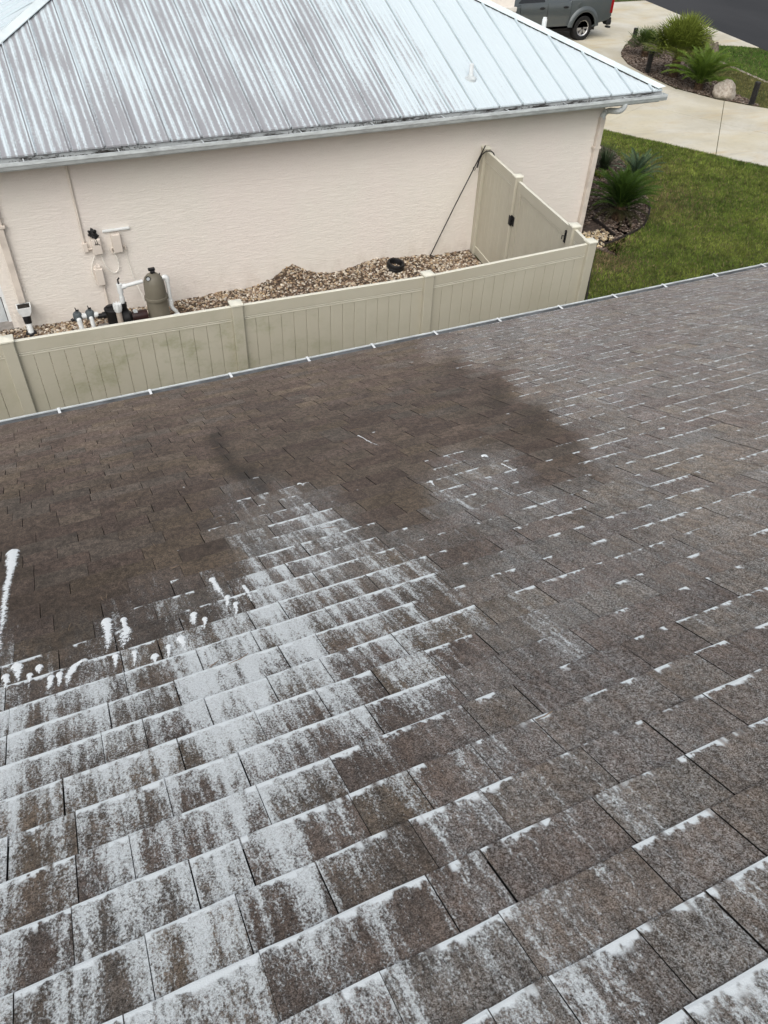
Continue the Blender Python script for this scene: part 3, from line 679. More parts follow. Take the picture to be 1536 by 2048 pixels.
# foam drips lying on the shingles
def drip(pts, wid, label):
    """pts: photo pixels from head to tail; wid: widths in photo pixels"""
    P = [st_of(*q) for q in pts]; scale = []
    for q in pts:
        Q = rp(*st_of(*q)); scale.append(np.linalg.norm(Q-CAMP)/FPX)
    # resample finely
    S = []
    for a in range(len(P)-1):
        nn = max(3, int(math.hypot(P[a][0]-P[a+1][0], P[a][1]-P[a+1][1])/.0022))
        for f in np.linspace(0, 1, nn, endpoint=False):
            S.append((P[a][0]*(1-f)+P[a+1][0]*f, P[a][1]*(1-f)+P[a+1][1]*f, (wid[a]*(1-f)+wid[a+1]*f)*scale[a]))
    S.append((*P[-1], wid[-1]*scale[-1]))
    h0 = S[0]; dirx, dirt = S[0][0]-S[1][0], S[0][1]-S[1][1]; L = math.hypot(dirx, dirt) or 1; dirx /= L; dirt /= L
    head = [(h0[0]+dirx*h0[2]*.5*f, h0[1]+dirt*h0[2]*.9*f, h0[2]*math.sqrt(max(0, 1-f*f))) for f in (.99, .93, .8, .6, .3)]
    tail = S[-1]; ends = [(tail[0], tail[1]+.014*f, tail[2]*(1-f)+.0008) for f in (.2, .4, .6, .85, 1.0)]
    S = head + S + ends; tot = len(S); nh = len(head)
    rr = np.random.default_rng(int(pts[0][0]*7+pts[0][1]))
    def walk(n, k): q = rr.normal(0, 1, n+2*k); q = np.convolve(q, np.ones(k)/k, 'same'); q = q[k:k+n]; return q/(q.std()+1e-6)
    wl, wr = walk(tot, 5)*.10+walk(tot, 13)*.12+rr.normal(0, .05, tot), walk(tot, 5)*.10+walk(tot, 13)*.12+rr.normal(0, .05, tot)
    nc = 11; rows = []
    def surf(t): v = (t-TOFF) % EXPO; return .0056*(1-v/(EXPO+.04))
    for i, (s, t, wd) in enumerate(S):
        ra = 0 if i < nh+2 else min(1, (i-nh-2)/6)
        le, ri = wd*.5*(1.6+ra*wl[i]), wd*.5*(1.6+ra*wr[i])
        fr = i/tot; hh = (.0016+.0042*(1-fr)**3)*min(1, wd/.012)
        row = []
        for j in range(nc):
            u = -1 + 2*j/(nc-1); h = surf(t) + .0002 + hh*max(0, 1-u*u)**.5*(1+.12*rr.normal()) - (.0016 if abs(u) == 1 else 0)
            row.append((s + (u*ri if u > 0 else u*le), t, h))
        rows.append(row)
    V = np.array(rows).reshape(-1, 3); W = rp(V[:, 0], V[:, 1], V[:, 2]); b0 = W[len(W)//2]
    m = MB(); m.add(W-b0, [(i*nc+j, i*nc+j+1, (i+1)*nc+j+1, (i+1)*nc+j) for i in range(tot-1) for j in range(nc-1)])
    me = m.mesh('foam_drip', M['foam'], True, fix=False); at = me.attributes.new('rim', 'FLOAT', 'POINT')
    at.data.foreach_set('value', np.array([(1-abs(-1+2*j/(nc-1)))*(1.0 if i < nh+4 else 1.0-.75*(i/tot)) + (.25 if i < nh+4 else 0) for i in range(tot) for j in range(nc)], dtype=np.float32))
    o = link('foam_drip', me, None, tuple(b0)); return tag(o, label, 'foam', 'foam drips on the shingles')
D = [([(26, 1108), (24, 1130), (20, 1152), (14, 1178), (10, 1205), (7, 1235), (3, 1265), (0, 1300)], [17, 15, 10, 12, 10, 13, 10, 8], 'longest white foam drip, running over several courses down the wet shingles'),
 ([(214, 1246), (216, 1262), (217, 1285), (214, 1304)], [14, 13, 14, 8], 'tall white foam drip with rounded head beside a shorter twin'),
 ([(248, 1242), (250, 1254), (253, 1264), (250, 1285), (247, 1295)], [9, 7, 20, 20, 9], 'white foam drip with small round head and broad shoulders'),
 ([(388, 1232), (388, 1242), (389, 1250)], [10, 12, 8], 'short upright white foam drip below a foam-streaked course'),
 ([(425, 1161), (430, 1170), (437, 1182), (447, 1195)], [9, 8, 13, 7], 'leaning white foam drip with round head on dark wet shingles'),
 ([(35, 1336), (37, 1347), (37, 1360)], [14, 13, 6], 'mushroom shaped white foam blob on the wet shingle edge'),
 ([(79, 1337), (79, 1344)], [10, 8], 'small round white foam blob beside the mushroom shaped one'),
 ([(103, 1358), (101, 1370), (97, 1383)], [9, 13, 7], 'small ragged white foam drip between two rounder blobs'),
 ([(163, 1327), (150, 1337), (139, 1353), (135, 1372)], [15, 18, 14, 8], 'bent white foam drip arching down onto a lower course'),
 ([(310, 1315), (310, 1322)], [11, 10], 'tiny round white foam blob sitting on a foam covered course'),
 ([(488, 1174), (494, 1183), (502, 1200)], [5, 8, 9], 'thin white foam drip beside the leaning one'),
 ([(363, 1280), (366, 1290), (370, 1299)], [12, 13, 7], 'ragged white foam patch hanging on a dark course'),
 ([(599, 969), (606, 972)], [6, 5], 'tiny white foam fleck on dark shingles above the foam tongue'),
 ([(969, 914), (975, 916)], [9, 6], 'small white foam fleck on the dry side of the roof'),
 ([(716, 873), (728, 878), (742, 887), (756, 891)], [2.5, 1.6, 3, 1.5], 'long thin white foam trickle crossing dark shingles'),
 ([(1004, 930), (1022, 938), (1036, 947)], [2.5, 3, 1.5], 'thin white foam trickle beside grey foam residue'),
 ([(862, 966), (868, 972)], [6, 4], 'small white foam fleck above a foam-streaked tab')]
for a, b, c in D: drip(a, b, c)
for (x_, y_, l_, w_) in [(120, 1352, 22, 9), (232, 1316, 20, 9), (270, 1308, 24, 8), (338, 1296, 22, 9), (455, 1196, 22, 9), (472, 1210, 24, 8), (12, 1356, 24, 10), (410, 1240, 20, 8), (60, 1352, 20, 8)]:
    drip([(x_, y_), (x_+1, y_+l_*.5), (x_-1, y_+l_)], [w_, w_*.8, w_*.5], 'short ragged white foam run ending at a shingle edge')

# twigs
tw = [(620, 835), (640, 828), (310, 884), (150, 880), (580, 932), (650, 925), (605, 850), (710, 862), (345, 905), (430, 900), (425, 963), (440, 1040), (460, 1030), (310, 1095), (205, 1203), (215, 1198), (45, 940), (110, 870), (95, 862), (490, 992), (545, 880), (715, 812), (690, 890), (60, 975), (380, 1010), (250, 1010), (170, 950), (520, 835), (315, 828), (220, 870), (440, 845), (560, 800), (480, 1325), (430, 1335), (850, 830), (1090, 1440), (660, 1060), (690, 985), (140, 1260), (350, 1140)]
for i, (px, py) in enumerate(tw):
    s, t = st_of(px, py); a = random.uniform(0, 3.14); L = random.uniform(.03, .075); bend = random.uniform(-.4, .4)
    pts = [(s+L*(f-.5)*math.cos(a+bend*f), t+L*(f-.5)*math.sin(a+bend*f)) for f in np.linspace(0, 1, 5)]
    W = [rp(q[0], q[1], .0115+.002*math.sin(3*j)) for j, q in enumerate(pts)]; b0 = W[2]
    m = MB(); m.tube([w_-b0 for w_ in W], [.0011, .0014, .0015, .0012, .0007], 5)
    if i % 3 == 0: m.tube([W[2]-b0, rp(pts[2][0]+.02*math.cos(a+.8), pts[2][1]+.02*math.sin(a+.8), .013)-b0], [.001, .0006], 4)
    tag(m.build('twig', M['twig'], loc=tuple(b0)), 'thin dry tan twig lying on the brown shingles', 'twig', 'twigs on the shingle roof')

# ================================================================== FENCE
YF = 7.946
posts = [(-2.937, 1.95), (-.497, 1.925), (1.928, 1.878), (4.377, 1.823), (6.826, 1.878)]
fence = empty('vinyl_fence', (1.928, YF, 0), 'tan vinyl privacy fence with square capped posts between the two houses', 'fence')
FO = Vector((1.928, YF, 0))
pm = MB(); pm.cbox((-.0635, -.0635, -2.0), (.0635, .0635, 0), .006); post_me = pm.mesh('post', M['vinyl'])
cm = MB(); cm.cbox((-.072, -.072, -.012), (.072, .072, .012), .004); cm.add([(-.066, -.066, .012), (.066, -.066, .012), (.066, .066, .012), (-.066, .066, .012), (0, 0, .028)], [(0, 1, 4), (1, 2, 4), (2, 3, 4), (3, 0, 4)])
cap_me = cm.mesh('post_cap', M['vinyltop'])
def fpost(x, y, ztop, parent=fence, org=FO, rz=0):
    p = link('post', post_me, parent, Vector((x, y, ztop-.03))-org, rz); link('post_cap', cap_me, p, (0, 0, .002)); return p
PLW = .1525
def plank_mesh(hgt, wd=PLW):
    m = MB(); c = .005; y = .011; x0, x1 = -wd/2+.0012, wd/2-.0012
    pol = [(x0, -y+c), (x0+c, -y), (x1-c, -y), (x1, -y+c), (x1, y-c), (x1-c, y), (x0+c, y), (x0, y-c)]
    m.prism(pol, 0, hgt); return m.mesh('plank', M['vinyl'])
def panel(A, B, zA, zB, parent, org, hgt=1.50):
    """infill between two posts: bottom rail, tongue and groove planks, top rail. zA, zB: top of the rail"""
    A = np.array(A); B = np.array(B); d = B-A; L = np.linalg.norm(d); d = d/L; ang = math.atan2(d[1], d[0])
    e0, e1 = .058, L-.058
    def zt(f): return zA+(zB-zA)*f/L
    def rail(h0, h1, th, name='rail'):
        m = MB(); vs = []
        for f in (e0, e1):
            q = A+d*f
            for (o, h) in [(-th, h0), (th, h0), (th, h1-.004), (th-.004, h1), (-th+.004, h1), (-th, h1-.004)]:
                vs.append((q[0]-d[1]*o-org[0], q[1]+d[0]*o-org[1], zt(f)+h))
        n = 6; fs = [tuple(range(n))[::-1], tuple(range(n, 2*n))] + [(i, (i+1) % n, n+(i+1) % n, n+i) for i in range(n)]
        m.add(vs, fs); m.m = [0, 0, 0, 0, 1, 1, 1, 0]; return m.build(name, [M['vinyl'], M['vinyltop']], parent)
    rail(-.140, 0, .0225); rail(-.164, -.147, .018, 'rail_lip'); rail(-.190, -.171, .0145, 'rail_lip')
    rail(-1.80, -1.66, .0225)
    np_ = max(1, round((e1-e0)/PLW)); wd = (e1-e0)/np_
    me = plank_mesh(1.52, wd)
    for i in range(np_):
        f = e0+wd*(i+.5); q = A+d*f
        link('plank', me, parent, Vector((q[0], q[1], zt(f)-1.70))-Vector((org[0], org[1], 0)), ang)
for i, (x, z) in enumerate(posts):
    fpost(x, YF, z)
    if i: panel((posts[i-1][0], YF), (x, YF), posts[i-1][1]-.055, z-.055, fence, FO)
C0 = np.array((6.826, 7.946)); LT = np.array((6.916, 8.449)); HG = np.array((7.179, 10.365)); WP = np.array((7.372, 11.69))
rz = math.atan2(*(HG-LT)[::-1])-math.pi/2
for q in (LT, HG, WP): fpost(q[0], q[1], 1.885 if q is not WP else 1.89, rz=rz)
panel(C0, LT, 1.815, 1.82, fence, FO); panel(HG, WP, 1.83, 1.835, fence, FO)
# gate
gd_ = HG-LT; gl = np.linalg.norm(gd_); gang = math.atan2(gd_[1], gd_[0])
gate = empty('fence_gate', (LT[0], LT[1], 0), 'tan vinyl gate with mitred frame and black hinges between fence posts', 'gate', rz=gang)
a, b = .085, gl-.085; ZT, ZB = 1.80, .12
def quad_bar(name, pts, th):
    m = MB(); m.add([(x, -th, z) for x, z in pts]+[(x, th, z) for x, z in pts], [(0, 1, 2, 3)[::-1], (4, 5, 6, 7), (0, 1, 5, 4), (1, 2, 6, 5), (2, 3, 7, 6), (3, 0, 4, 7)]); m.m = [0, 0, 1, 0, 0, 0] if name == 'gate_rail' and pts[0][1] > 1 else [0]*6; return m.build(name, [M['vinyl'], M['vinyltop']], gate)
fwid = .14; e = .0015
quad_bar('gate_rail', [(a+e, ZT), (b-e, ZT), (b-fwid-e, ZT-fwid), (a+fwid+e, ZT-fwid)], .022)
quad_bar('gate_rail', [(a+fwid+e, ZB+fwid), (b-fwid-e, ZB+fwid), (b-e, ZB), (a+e, ZB)], .022)
quad_bar('gate_stile', [(a, ZT-e), (a+fwid, ZT-fwid-e), (a+fwid, ZB+fwid+e), (a, ZB+e)], .0225)
quad_bar('gate_stile', [(b-fwid, ZT-fwid-e), (b, ZT-e), (b, ZB+e), (b-fwid, ZB+fwid+e)], .0225)
for z0, z1 in ((ZT-fwid-.022, ZT-fwid-.003), (ZT-fwid-.045, ZT-fwid-.026)):
    m = MB(); m.box((a+fwid+.004, -.018, z0), (b-fwid-.004, .018, z1)); m.build('trim_strip', M['vinyl'], gate)
np_ = round((b-a-2*fwid)/PLW); wd = (b-a-2*fwid-.006)/np_; me = plank_mesh(ZT-ZB-2*fwid-.006, wd)
for i in range(np_): link('plank', me, gate, (a+fwid+.003+wd*(i+.5), 0, ZB+fwid+.003))
# side facing the yard in front of the camera is local +y (towards -x): hardware there
def hinge(x, z, name):
    m = MB(); m.cbox((x-.065, .0235, z-.075), (x-.008, .035, z+.075), .003); m.cbox((x+.008, .0235, z-.075), (x+.065, .068, z+.075), .003)
    m.tube([(x, .05, z-.08), (x, .05, z+.09)], .013, 8); m.cbox((x-.03, .034, z+.02), (x+.03, .05, z+.05), .003); m.cbox((x-.03, .034, z-.05), (x+.03, .05, z-.02), .003)
    return m.build(name, M['black'], gate)
zh_ = float(ony(1018, 440, 10.33)[2]); hinge(b+.005, zh_, 'hinge'); hinge(b+.005, .40, 'hinge')
zl = float(ony(1128, 478, 8.52)[2])
m = MB()
for z in (zl-.07, zl, zl+.07): m.cbox((a-.075, .0235, z-.012), (a+.07, .05, z+.012), .003)
for x in (a-.07, a-.02, a+.02, a+.065): m.cbox((x-.009, .0235, zl-.085), (x+.009, .044, zl+.085), .003)
m.tube([(a+.07, .05, zl), (a+.09, .065, zl), (a+.09, .065, zl-.05)], .008, 6); m.build('latch', M['black'], gate)

# ================================================================== NEIGHBOUR HOUSE
YW = 11.758
nb = empty('stucco_house', (4.3, 16, 0), 'pink beige stucco house with streaked white metal hip roof', 'house'); NO = Vector((4.3, 16, 0))
def nbp(name, mb, mats, parent=None, **kw):
    o = mb.build(name, mats, parent or nb, **kw)
    if parent is None: o.location = -NO
    return o
m = MB(); m.box((-.50, YW, -.1), (9.77, 26.5, 2.404)); nbp('wall', m, M['stucco'])
# garage wing towards the drive with a ledge
gq = ony(1028, 16, 24.0); gxc = float(gq[0])
m = MB(); m.box((9.771, 24.0, -.1), (gxc, 31.0, 2.9)); nbp('wall', m, M['stucco'])
lz = float(ony(1020, 14, 24.0)[2])
m = MB(); m.cbox((9.8, 23.93, lz-.12), (gxc+.07, 23.999, lz), .01); m.box((9.8, 23.95, -.1), (gxc+.05, 23.9985, lz-.125)); nbp('wall_ledge', m, M['soffit'])
# screened porch to the left of the downspout
sp_ = MB(); sp_.box((-5.0, YW+.30, .48), (-.63, YW+.31, 2.38)); nbp('screen', sp_, M['screen'])
m = MB(); m.box((-5.0, YW+.27, -.05), (-.64, YW+.29, .44)); nbp('kick_panel', m, M['kick'])
m = MB(); m.cbox((-5.0, YW+.24, .44), (-.62, YW+.32, .50), .005); nbp('screen_rail', m, M['whitemetal'])
m = MB(); m.cbox((-.625, YW+.24, -.05), (-.575, YW+.32, 2.39), .005); nbp('screen_post', m, M['whitemetal'])
m = MB(); m.cbox((-.70, YW+.25, .86), (-.64, YW+.268, .93), .004); nbp('screen_latch', m, M['whitemetal'])
m = MB(); m.box((-5.0, YW+.0005, -.08), (-.5005, 16, .03)); nbp('porch_floor', m, M['concretepad'])
m = MB(); m.box((-.572, YW+.02, -.1), (-.5005, YW+.34, 2.39)); nbp('wall_return', m, M['stucco'])
# soffit, fascia
XL, XR, YE, ZE, PT = -1.78, 10.62, 11.363, 2.583, .4167
YB = 28.0
m = MB(); m.box((XL+.03, YE+.06, 2.405), (XR-.03, YB-.1, 2.42)); nbp('soffit', m, M['soffit'])
m = MB(); m.box((XL+.02, YE+.03, 2.385), (XR-.02, YE+.048, 2.548)); nbp('fascia', m, M['whitemetal'])
m = MB(); m.box((XR-.02, YE+.04, 2.385), (XR-.002, YB-.1, 2.548)); m.box((XL+.002, YE+.04, 2.385), (XL+.02, YB-.1, 2.548)); nbp('side_fascia', m, M['whitemetal'])
# roof deck under the panels
XM = (XL+XR)/2; HWd = (XR-XL)/2; zp = ZE+PT*HWd
m = MB(); dz = -.012
m.add([(XL, YE, ZE+dz), (XR, YE, ZE+dz), (XR, YB, ZE+dz), (XL, YB, ZE+dz), (XM, YE+HWd, zp+dz), (XM, YB-HWd, zp+dz)], [(0, 1, 4), (1, 2, 5, 4), (2, 3, 5), (3, 0, 4, 5)])
nroof = nbp('roof', m, M['hipcap'], fix=False)
PW = .436
def roof_panel(u0, u1, cap, to_world, name='metal_panel', org_u=0.0):
    """u along the eave, t horizontal run up the slope; cap(u) = run where the hip cuts the panel"""
    wdt = u1-u0
    prof = [(0, .002), (.0005, .032), (.018, .032), (.0225, .002)]
    for k_ in range(1, 4):
        c = .018+(wdt-.018)*k_/4.0
        prof += [(c-.016, .002), (c-.006, .0062), (c+.006, .0062), (c+.016, .002)]
    prof += [(wdt-.020, .002), (wdt-.012, .002), (wdt-.001, .002)]
    tmax = max(cap(u0+q[0]) for q in prof); rows = 8
    V = []; UV = []
    for r in range(rows):
        f = r/(rows-1)
        for (du, h) in prof:
            tc = max(.02, cap(u0+du)); t = f*tc if r else -.0
            hh = h + .0025*math.sin(u0*9+f*11+du*3)*(1 if 0 < r < rows-1 else .4)
            V.append(to_world(u0+du, t, hh)); UV.append((u0+du+org_u, t, (4.0 if du < wdt-.019 else 4.5) if du > wdt-.021 else ((du-.018)/((wdt-.018)/4.0) if du > .0228 else 0.0)))  # third value drives the painted pale rib and the seam's painted shadow line
    n = len(prof)
    F = [(r*n+i, r*n+i+1, (r+1)*n+i+1, (r+1)*n+i) for r in range(rows-1) for i in range(n-1)]
    # lip at the eave
    k0 = len(V)
    for i, (du, h) in enumerate(prof):
        p = list(V[i]); p[2] -= .022; V.append(tuple(p)); UV.append(UV[i])
    F += [(i, i+1, k0+i+1, k0+i) for i in range(n-1)]
    # left side of the rib
    V = np.array(V); base = V[0].copy()
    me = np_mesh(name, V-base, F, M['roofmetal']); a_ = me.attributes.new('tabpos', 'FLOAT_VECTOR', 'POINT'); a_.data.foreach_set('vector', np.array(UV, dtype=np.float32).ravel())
    return link(name, me, nroof, Vector(base))
u = .335 - 5*PW
while u < XR-.05:
    ua, ub = max(u, XL+.03), min(u+PW, XR-.03)
    if ub-ua > .06:
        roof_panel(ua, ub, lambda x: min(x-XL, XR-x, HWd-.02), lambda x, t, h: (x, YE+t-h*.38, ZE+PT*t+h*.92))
    u += PW
u = YE+.03
while u < YB-HWd:
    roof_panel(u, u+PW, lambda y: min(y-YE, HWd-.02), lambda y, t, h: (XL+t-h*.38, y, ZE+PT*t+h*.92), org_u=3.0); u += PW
m = MB(); m.add([(XR, YE+.02, ZE+.01), (XR, YB, ZE+.01), (XM, YB-HWd, zp+.01), (XM, YE+HWd, zp+.01)], [(0, 1, 2, 3)]); nbp('side_sheet', m, M['hipcap'], fix=False)
# hip caps
def hipcap(xb, sg):
    # strip folded over the hip: two wings, one on each slope
    L = HWd-.05; Lr = []; 
    V = []
    wv = .15
    for t in (-.02, L):
        c = Vector((xb-sg*t, YE+t, ZE+PT*t))
        w1 = Vector((-sg*1.0, 0, 0)); w2 = Vector((0, 1.0, 0))       # along the eave of front slope; along the eave of side slope
        p1 = c + w1*wv + Vector((0, 0, .046)); p2 = c + Vector((0, 0, .062)); p3 = c + w2*wv + Vector((0, 0, .046))
        for q in (p1 - Vector((0, 0, .012)), p1, p2, p3, p3 - Vector((0, 0, .012))): V.append(q)
    m = MB(); F = [(i, i+1, 5+i+1, 5+i) for i in range(4)] + [(0, 1, 2, 3, 4)]
    m.add(V, F); nbp('hip_cap', m, M['hipcap'], fix=False)
    m = MB(); V = []
    for t in (.05, L):
        c = Vector((xb-sg*t, YE+t, ZE+PT*t)); q = c + Vector((-sg*.115, 0, 0)); V += [q+Vector((0, 0, -.005)), q+Vector((0, 0, .036)), c+Vector((0, .1, .036)), c+Vector((0, .1, -.005))]
    m.add(V, [(0, 1, 5, 4), (1, 2, 6, 5), (2, 3, 7, 6), (3, 0, 4, 7)]); nbp('hip_closure', m, M['debris_shade'], fix=False)
hipcap(XR, 1); hipcap(XL, -1)
# gutter
GO, GB = 11.248, 11.39
gp = [(GB, 2.5280), (GB, 2.4350), (GO+.03, 2.4350), (GO+.012, 2.4730), (GO, 2.4930), (GO, 2.5350), (GO+.016, 2.5350), (GO+.016, 2.5270), (GO+.003, 2.5270), (GO+.003, 2.4940), (GO+.015, 2.4750), (GO+.032, 2.4380), (GB-.003, 2.4380), (GB-.003, 2.5280)]
m = MB(); m.extrude_yz(gp, XL-.02, XR+.02); ng = nbp('gutter', m, M['gutter'])
m = MB(); m.box((XL-.022, GO+.004, 2.4390), (XL-.0195, GB-.003, 2.5330)); m.box((XR+.0195, GO+.004, 2.4390), (XR+.022, GB-.003, 2.5330)); o = m.build('gutter_end', M['gutter'], ng)
# side gutter runs on round the corner
m = MB()
for i in range(2600):
    x = random.uniform(XL, XR); dn = .5+.5*math.sin(x*1.7)+.4*math.sin(x*5.1)
    if random.random() > .25+.5*dn: continue
    y = GB-.005-abs(random.gauss(0, .045)); y = max(y, GO+.03); z = 2.470+random.uniform(0, .065)*dn; r_ = random.uniform(.008, .03)
    a_ = random.uniform(0, 6.28)
    m.add([(x, y, z), (x+r_*math.cos(a_), y+.4*r_*math.sin(a_), z+.01), (x+.3*r_, y+.01, z+.012)], [(0, 1, 2)])
o = m.build('gutter_litter', M['debris_shade'], ng, fix=False); o['kind'] = 'stuff'
m = MB(); m.box((XL, GO+.033, 2.4385), (XR, GB-.004, 2.4580)); m.build('gutter_sludge', M['debris_shade'], ng)
hm = MB(); hm.cbox((-.009, GO+.004, 2.5290), (.009, YE+.10, 2.5340), .001); hme2 = hm.mesh('hanger', M['gutter'])
for x in [.18, 1.38, 2.5230, 3.96, 5.1, 6.29, 7.45, 8.57, 9.77]: link('hanger', hme2, ng, (x, 0, 0))
m = MB(); m.box((XL, GB-.0055, 2.44), (XR, GB-.0035, 2.545)); m.build('gutter_back', M['grime_shade'], ng)  # dark patches: dirt plus the trough's shade, put into the colour
# downspouts
def rect_tube(m, pts, wx, wy, mi=0):
    """rectangular pipe along a polyline in the y-z plane"""
    vs = []
    k = len(pts)
    for i, q in enumerate(pts):
        q = Vector(q); t = (Vector(pts[min(i+1, k-1)])-Vector(pts[max(i-1, 0)])).normalized()
        a_ = Vector((1, 0, 0)); a_ = (a_ - t*a_.dot(t)).normalized(); b_ = t.cross(a_)
        for (su, sv) in ((-1, -1), (1, -1), (1, 1), (-1, 1)): vs.append(q + a_*su*wx/2 + b_*sv*wy/2)
    fs = [(0, 3, 2, 1), tuple(range((k-1)*4, k*4))]
    for i in range(k-1):
        for j in range(4): fs.append((i*4+j, i*4+(j+1) % 4, (i+1)*4+(j+1) % 4, (i+1)*4+j))
    m.add(vs, fs)
def arc(p0, p1, p2, n=5):
    p0, p1, p2 = map(Vector, (p0, p1, p2)); return [tuple(p0*(1-f)**2 + p1*2*f*(1-f) + p2*f*f) for f in np.linspace(0, 1, n)]
dx = 9.71
ox = float(ony(1249, 212, GO+.06)[0])
m = MB(); pth = [(ox, GO+.06, 2.44)] + arc((ox, GO+.06, 2.40), (ox, GO+.07, 2.33), (ox-.06, GO+.13, 2.31)) + arc((dx+.07, YW-.10, 2.24), (dx, YW-.045, 2.22), (dx, YW-.045, 2.10))
m.tube(pth, .047, 10); elbow = nbp('downspout_elbow', m, M['gutter'], smooth=True)
m = MB(); m.cbox((dx-.05, YW-.085, -.02), (dx+.05, YW-.004, 2.13), .006); ds = nbp('downspout', m, M['beigepaint'])
m = MB(); m.cbox((dx-.075, YW-.09, 1.60), (dx+.075, YW-.001, 1.64), .004); m.build('strap', M['beigepaint'], ds)
m = MB(); m.cbox((-.40, YW-.075, .44), (-.305, YW-.003, 2.39), .006); ds = nbp('downspout', m, M['beigepaint'])
m = MB(); m.cbox((-.43, YW-.092, 1.56), (-.275, YW-.001, 1.60), .004); m.build('strap', M['beigepaint'], ds)
# roof vents
vp = MB(); vx, vy = 7.114, 11.991; vz = ZE+PT*(vy-YE)
vp.lathe([(.036, -.05), (.036, .21), (.033, .213), (.030, .21), (.029, .05)], (vx, vy, vz), 16); vpo = nbp('vent_pipe', vp, M['whitemetal'], smooth=True)
m = MB(); m.lathe([(.095, -.06), (.098, .02), (.085, .035), (.055, .05), (.045, .075), (.037, .08)], (vx, vy, vz-.01), 18); m.build('vent_boot', M['gutter'], vpo, smooth=True)
sq = ony(1088, 50, 13.86); st0 = ony(1092, 36, 13.86)
m = MB(); zb = ZE+PT*(XR-sq[0]); m.lathe([(.045, 0), (.045, st0[2]-zb), (.041, st0[2]-zb+.002), (.038, st0[2]-zb), (.036, .3)], (sq[0], 13.86, zb-.02), 16); nbp('vent_pipe', m, M['pvc'], smooth=True)

# ================================================================== THINGS ON THE WALL
YB_ = YW
def thing_box(name, a, b, label, door=True):
    o = empty(name, ((a[0]+b[0])/2, YW, a[2]), label, 'electrical box'); O = Vector(o.location)
    m = MB(); m.cbox(Vector(a)-O, Vector(b)-O-Vector((0, .001, 0)), .006); m.build('case', M['boxpaint'], o)
    if door: m = MB(); m.cbox((a[0]+.004-O.x, a[1]-.012-O.y, a[2]+.006-O.z), (b[0]-.004-O.x, a[1]-.0005-O.y, b[2]-.004-O.z), .003); m.build('door', M['boxpaint'], o)
    return o, O
# conduit from the eave
m = MB(); m.tube([(.70, YW-.022, 2.40), (.70, YW-.022, 1.19)], .017, 10); o = m.build('conduit', M['boxpaint'], smooth=True); tag(o, 'thin beige conduit running down the wall from the eave', 'conduit')
thing_box('junction_box', (.672, YW-.06, 1.05), (.735, YW, 1.185), 'slim beige junction box at the foot of the eave conduit', False)
bt, O = thing_box('timer_box', (.79, YW-.115, 1.02), (.925, YW, 1.245), 'beige wall box with black wiring hanging over its top')
m = MB(); m.tube([(.735-O.x, -.03, 1.085-O.z), (.79-O.x, -.03, 1.085-O.z)], .016, 8); m.build('nipple', M['boxpaint'], bt)
# black crumpled cover sitting on it
bm = bmesh.new(); bmesh.ops.create_icosphere(bm, subdivisions=3, radius=1)
for v in bm.verts:
    q = v.co.copy(); f = 1+.35*math.sin(q.x*5+1)*math.sin(q.y*6)+.25*math.sin(q.z*7+q.x*4)
    v.co = Vector((q.x*.058*f + .02*q.z*-1, q.y*.045*f, q.z*.065*f))
me = bpy.data.meshes.new('black_cover'); bm.to_mesh(me); bm.free(); me.materials.append(M['black'])
tag(link('black_cover', me, None, (.845, YW-.055, 1.305)), 'crumpled black cover stuck on top of a beige wall box', 'cover')
m = MB(); m.tube([(.84, YW-.118, 1.25), (.85, YW-.134, 1.20), (.83, YW-.13, 1.175), (.88, YW-.134, 1.19), (.905, YW-.132, 1.165)], .004, 6); m.tube([(.86, YW-.12, 1.26), (.875, YW-.136, 1.21), (.865, YW-.132, 1.17)], .004, 6)
tag(m.build('loose_wire', M['black']), 'thin black wires dangling over the front of a beige box', 'wire')
b2, O = thing_box('control_box', (1.085, YW-.10, 1.0), (1.215, YW, 1.275), 'tall beige wall box under a white horizontal bar')
m = MB(); m.tube([(1.235-O.x, -.03, 1.06-O.z), (1.25-O.x, -.03, 1.07-O.z), (1.265-O.x, -.03, 1.05-O.z), (1.267-O.x, -.03, 1.0-O.z)], .015, 8); m.tube([(1.21-O.x, -.03, 1.055-O.z), (1.24-O.x, -.03, 1.06-O.z)], .012, 8); m.tube([(1.065-O.x, -.03, 1.06-O.z), (1.055-O.x, -.03, 1.03-O.z), (1.065-O.x, -.03, .98-O.z)], .014, 8); m.tube([(1.09-O.x, -.03, 1.06-O.z), (1.06-O.x, -.03, 1.055-O.z)], .012, 8); m.build('fitting', M['boxpaint'], b2, smooth=True)
m = MB(); m.cbox((.985, YW-.045, 1.30), (1.378, YW-.001, 1.335), .008); tag(m.build('wall_bar', M['pvc']), 'white horizontal bar fixed to the wall above a beige box', 'bar')
b3, O = thing_box('switch_box', (.745, YW-.10, .535), (.865, YW, .795), 'beige disconnect box low on the wall above the pump')
m = MB(); m.cbox((.725-O.x, -.075, .63-O.z), (.744-O.x, -.035, .70-O.z), .004); m.build('side_handle', M['boxpaint'], b3)
m = MB(); m.cbox((.765-O.x, -.085, .796-O.z), (.845-O.x, -.03, .83-O.z), .004); m.build('hood', M['boxpaint'], b3)
def bez(pts, n=24):
    P = [Vector(q) for q in pts]; out = []
    for i in range(n+1):
        t = i/n; Q = P[:]
        while len(Q) > 1: Q = [Q[j]*(1-t)+Q[j+1]*t for j in range(len(Q)-1)]
        out.append(Q[0])
    return out
m = MB(); m.tube(bez([(.895, YW-.05, 1.03), (.90, YW-.04, .60), (1.16, YW-.04, .50), (1.17, YW-.04, .90), (1.065, YW-.03, 1.0)]), .0085, 8); tag(m.build('looped_cable', M['cable'], smooth=True), 'pale cable looping between two beige wall boxes', 'cable')
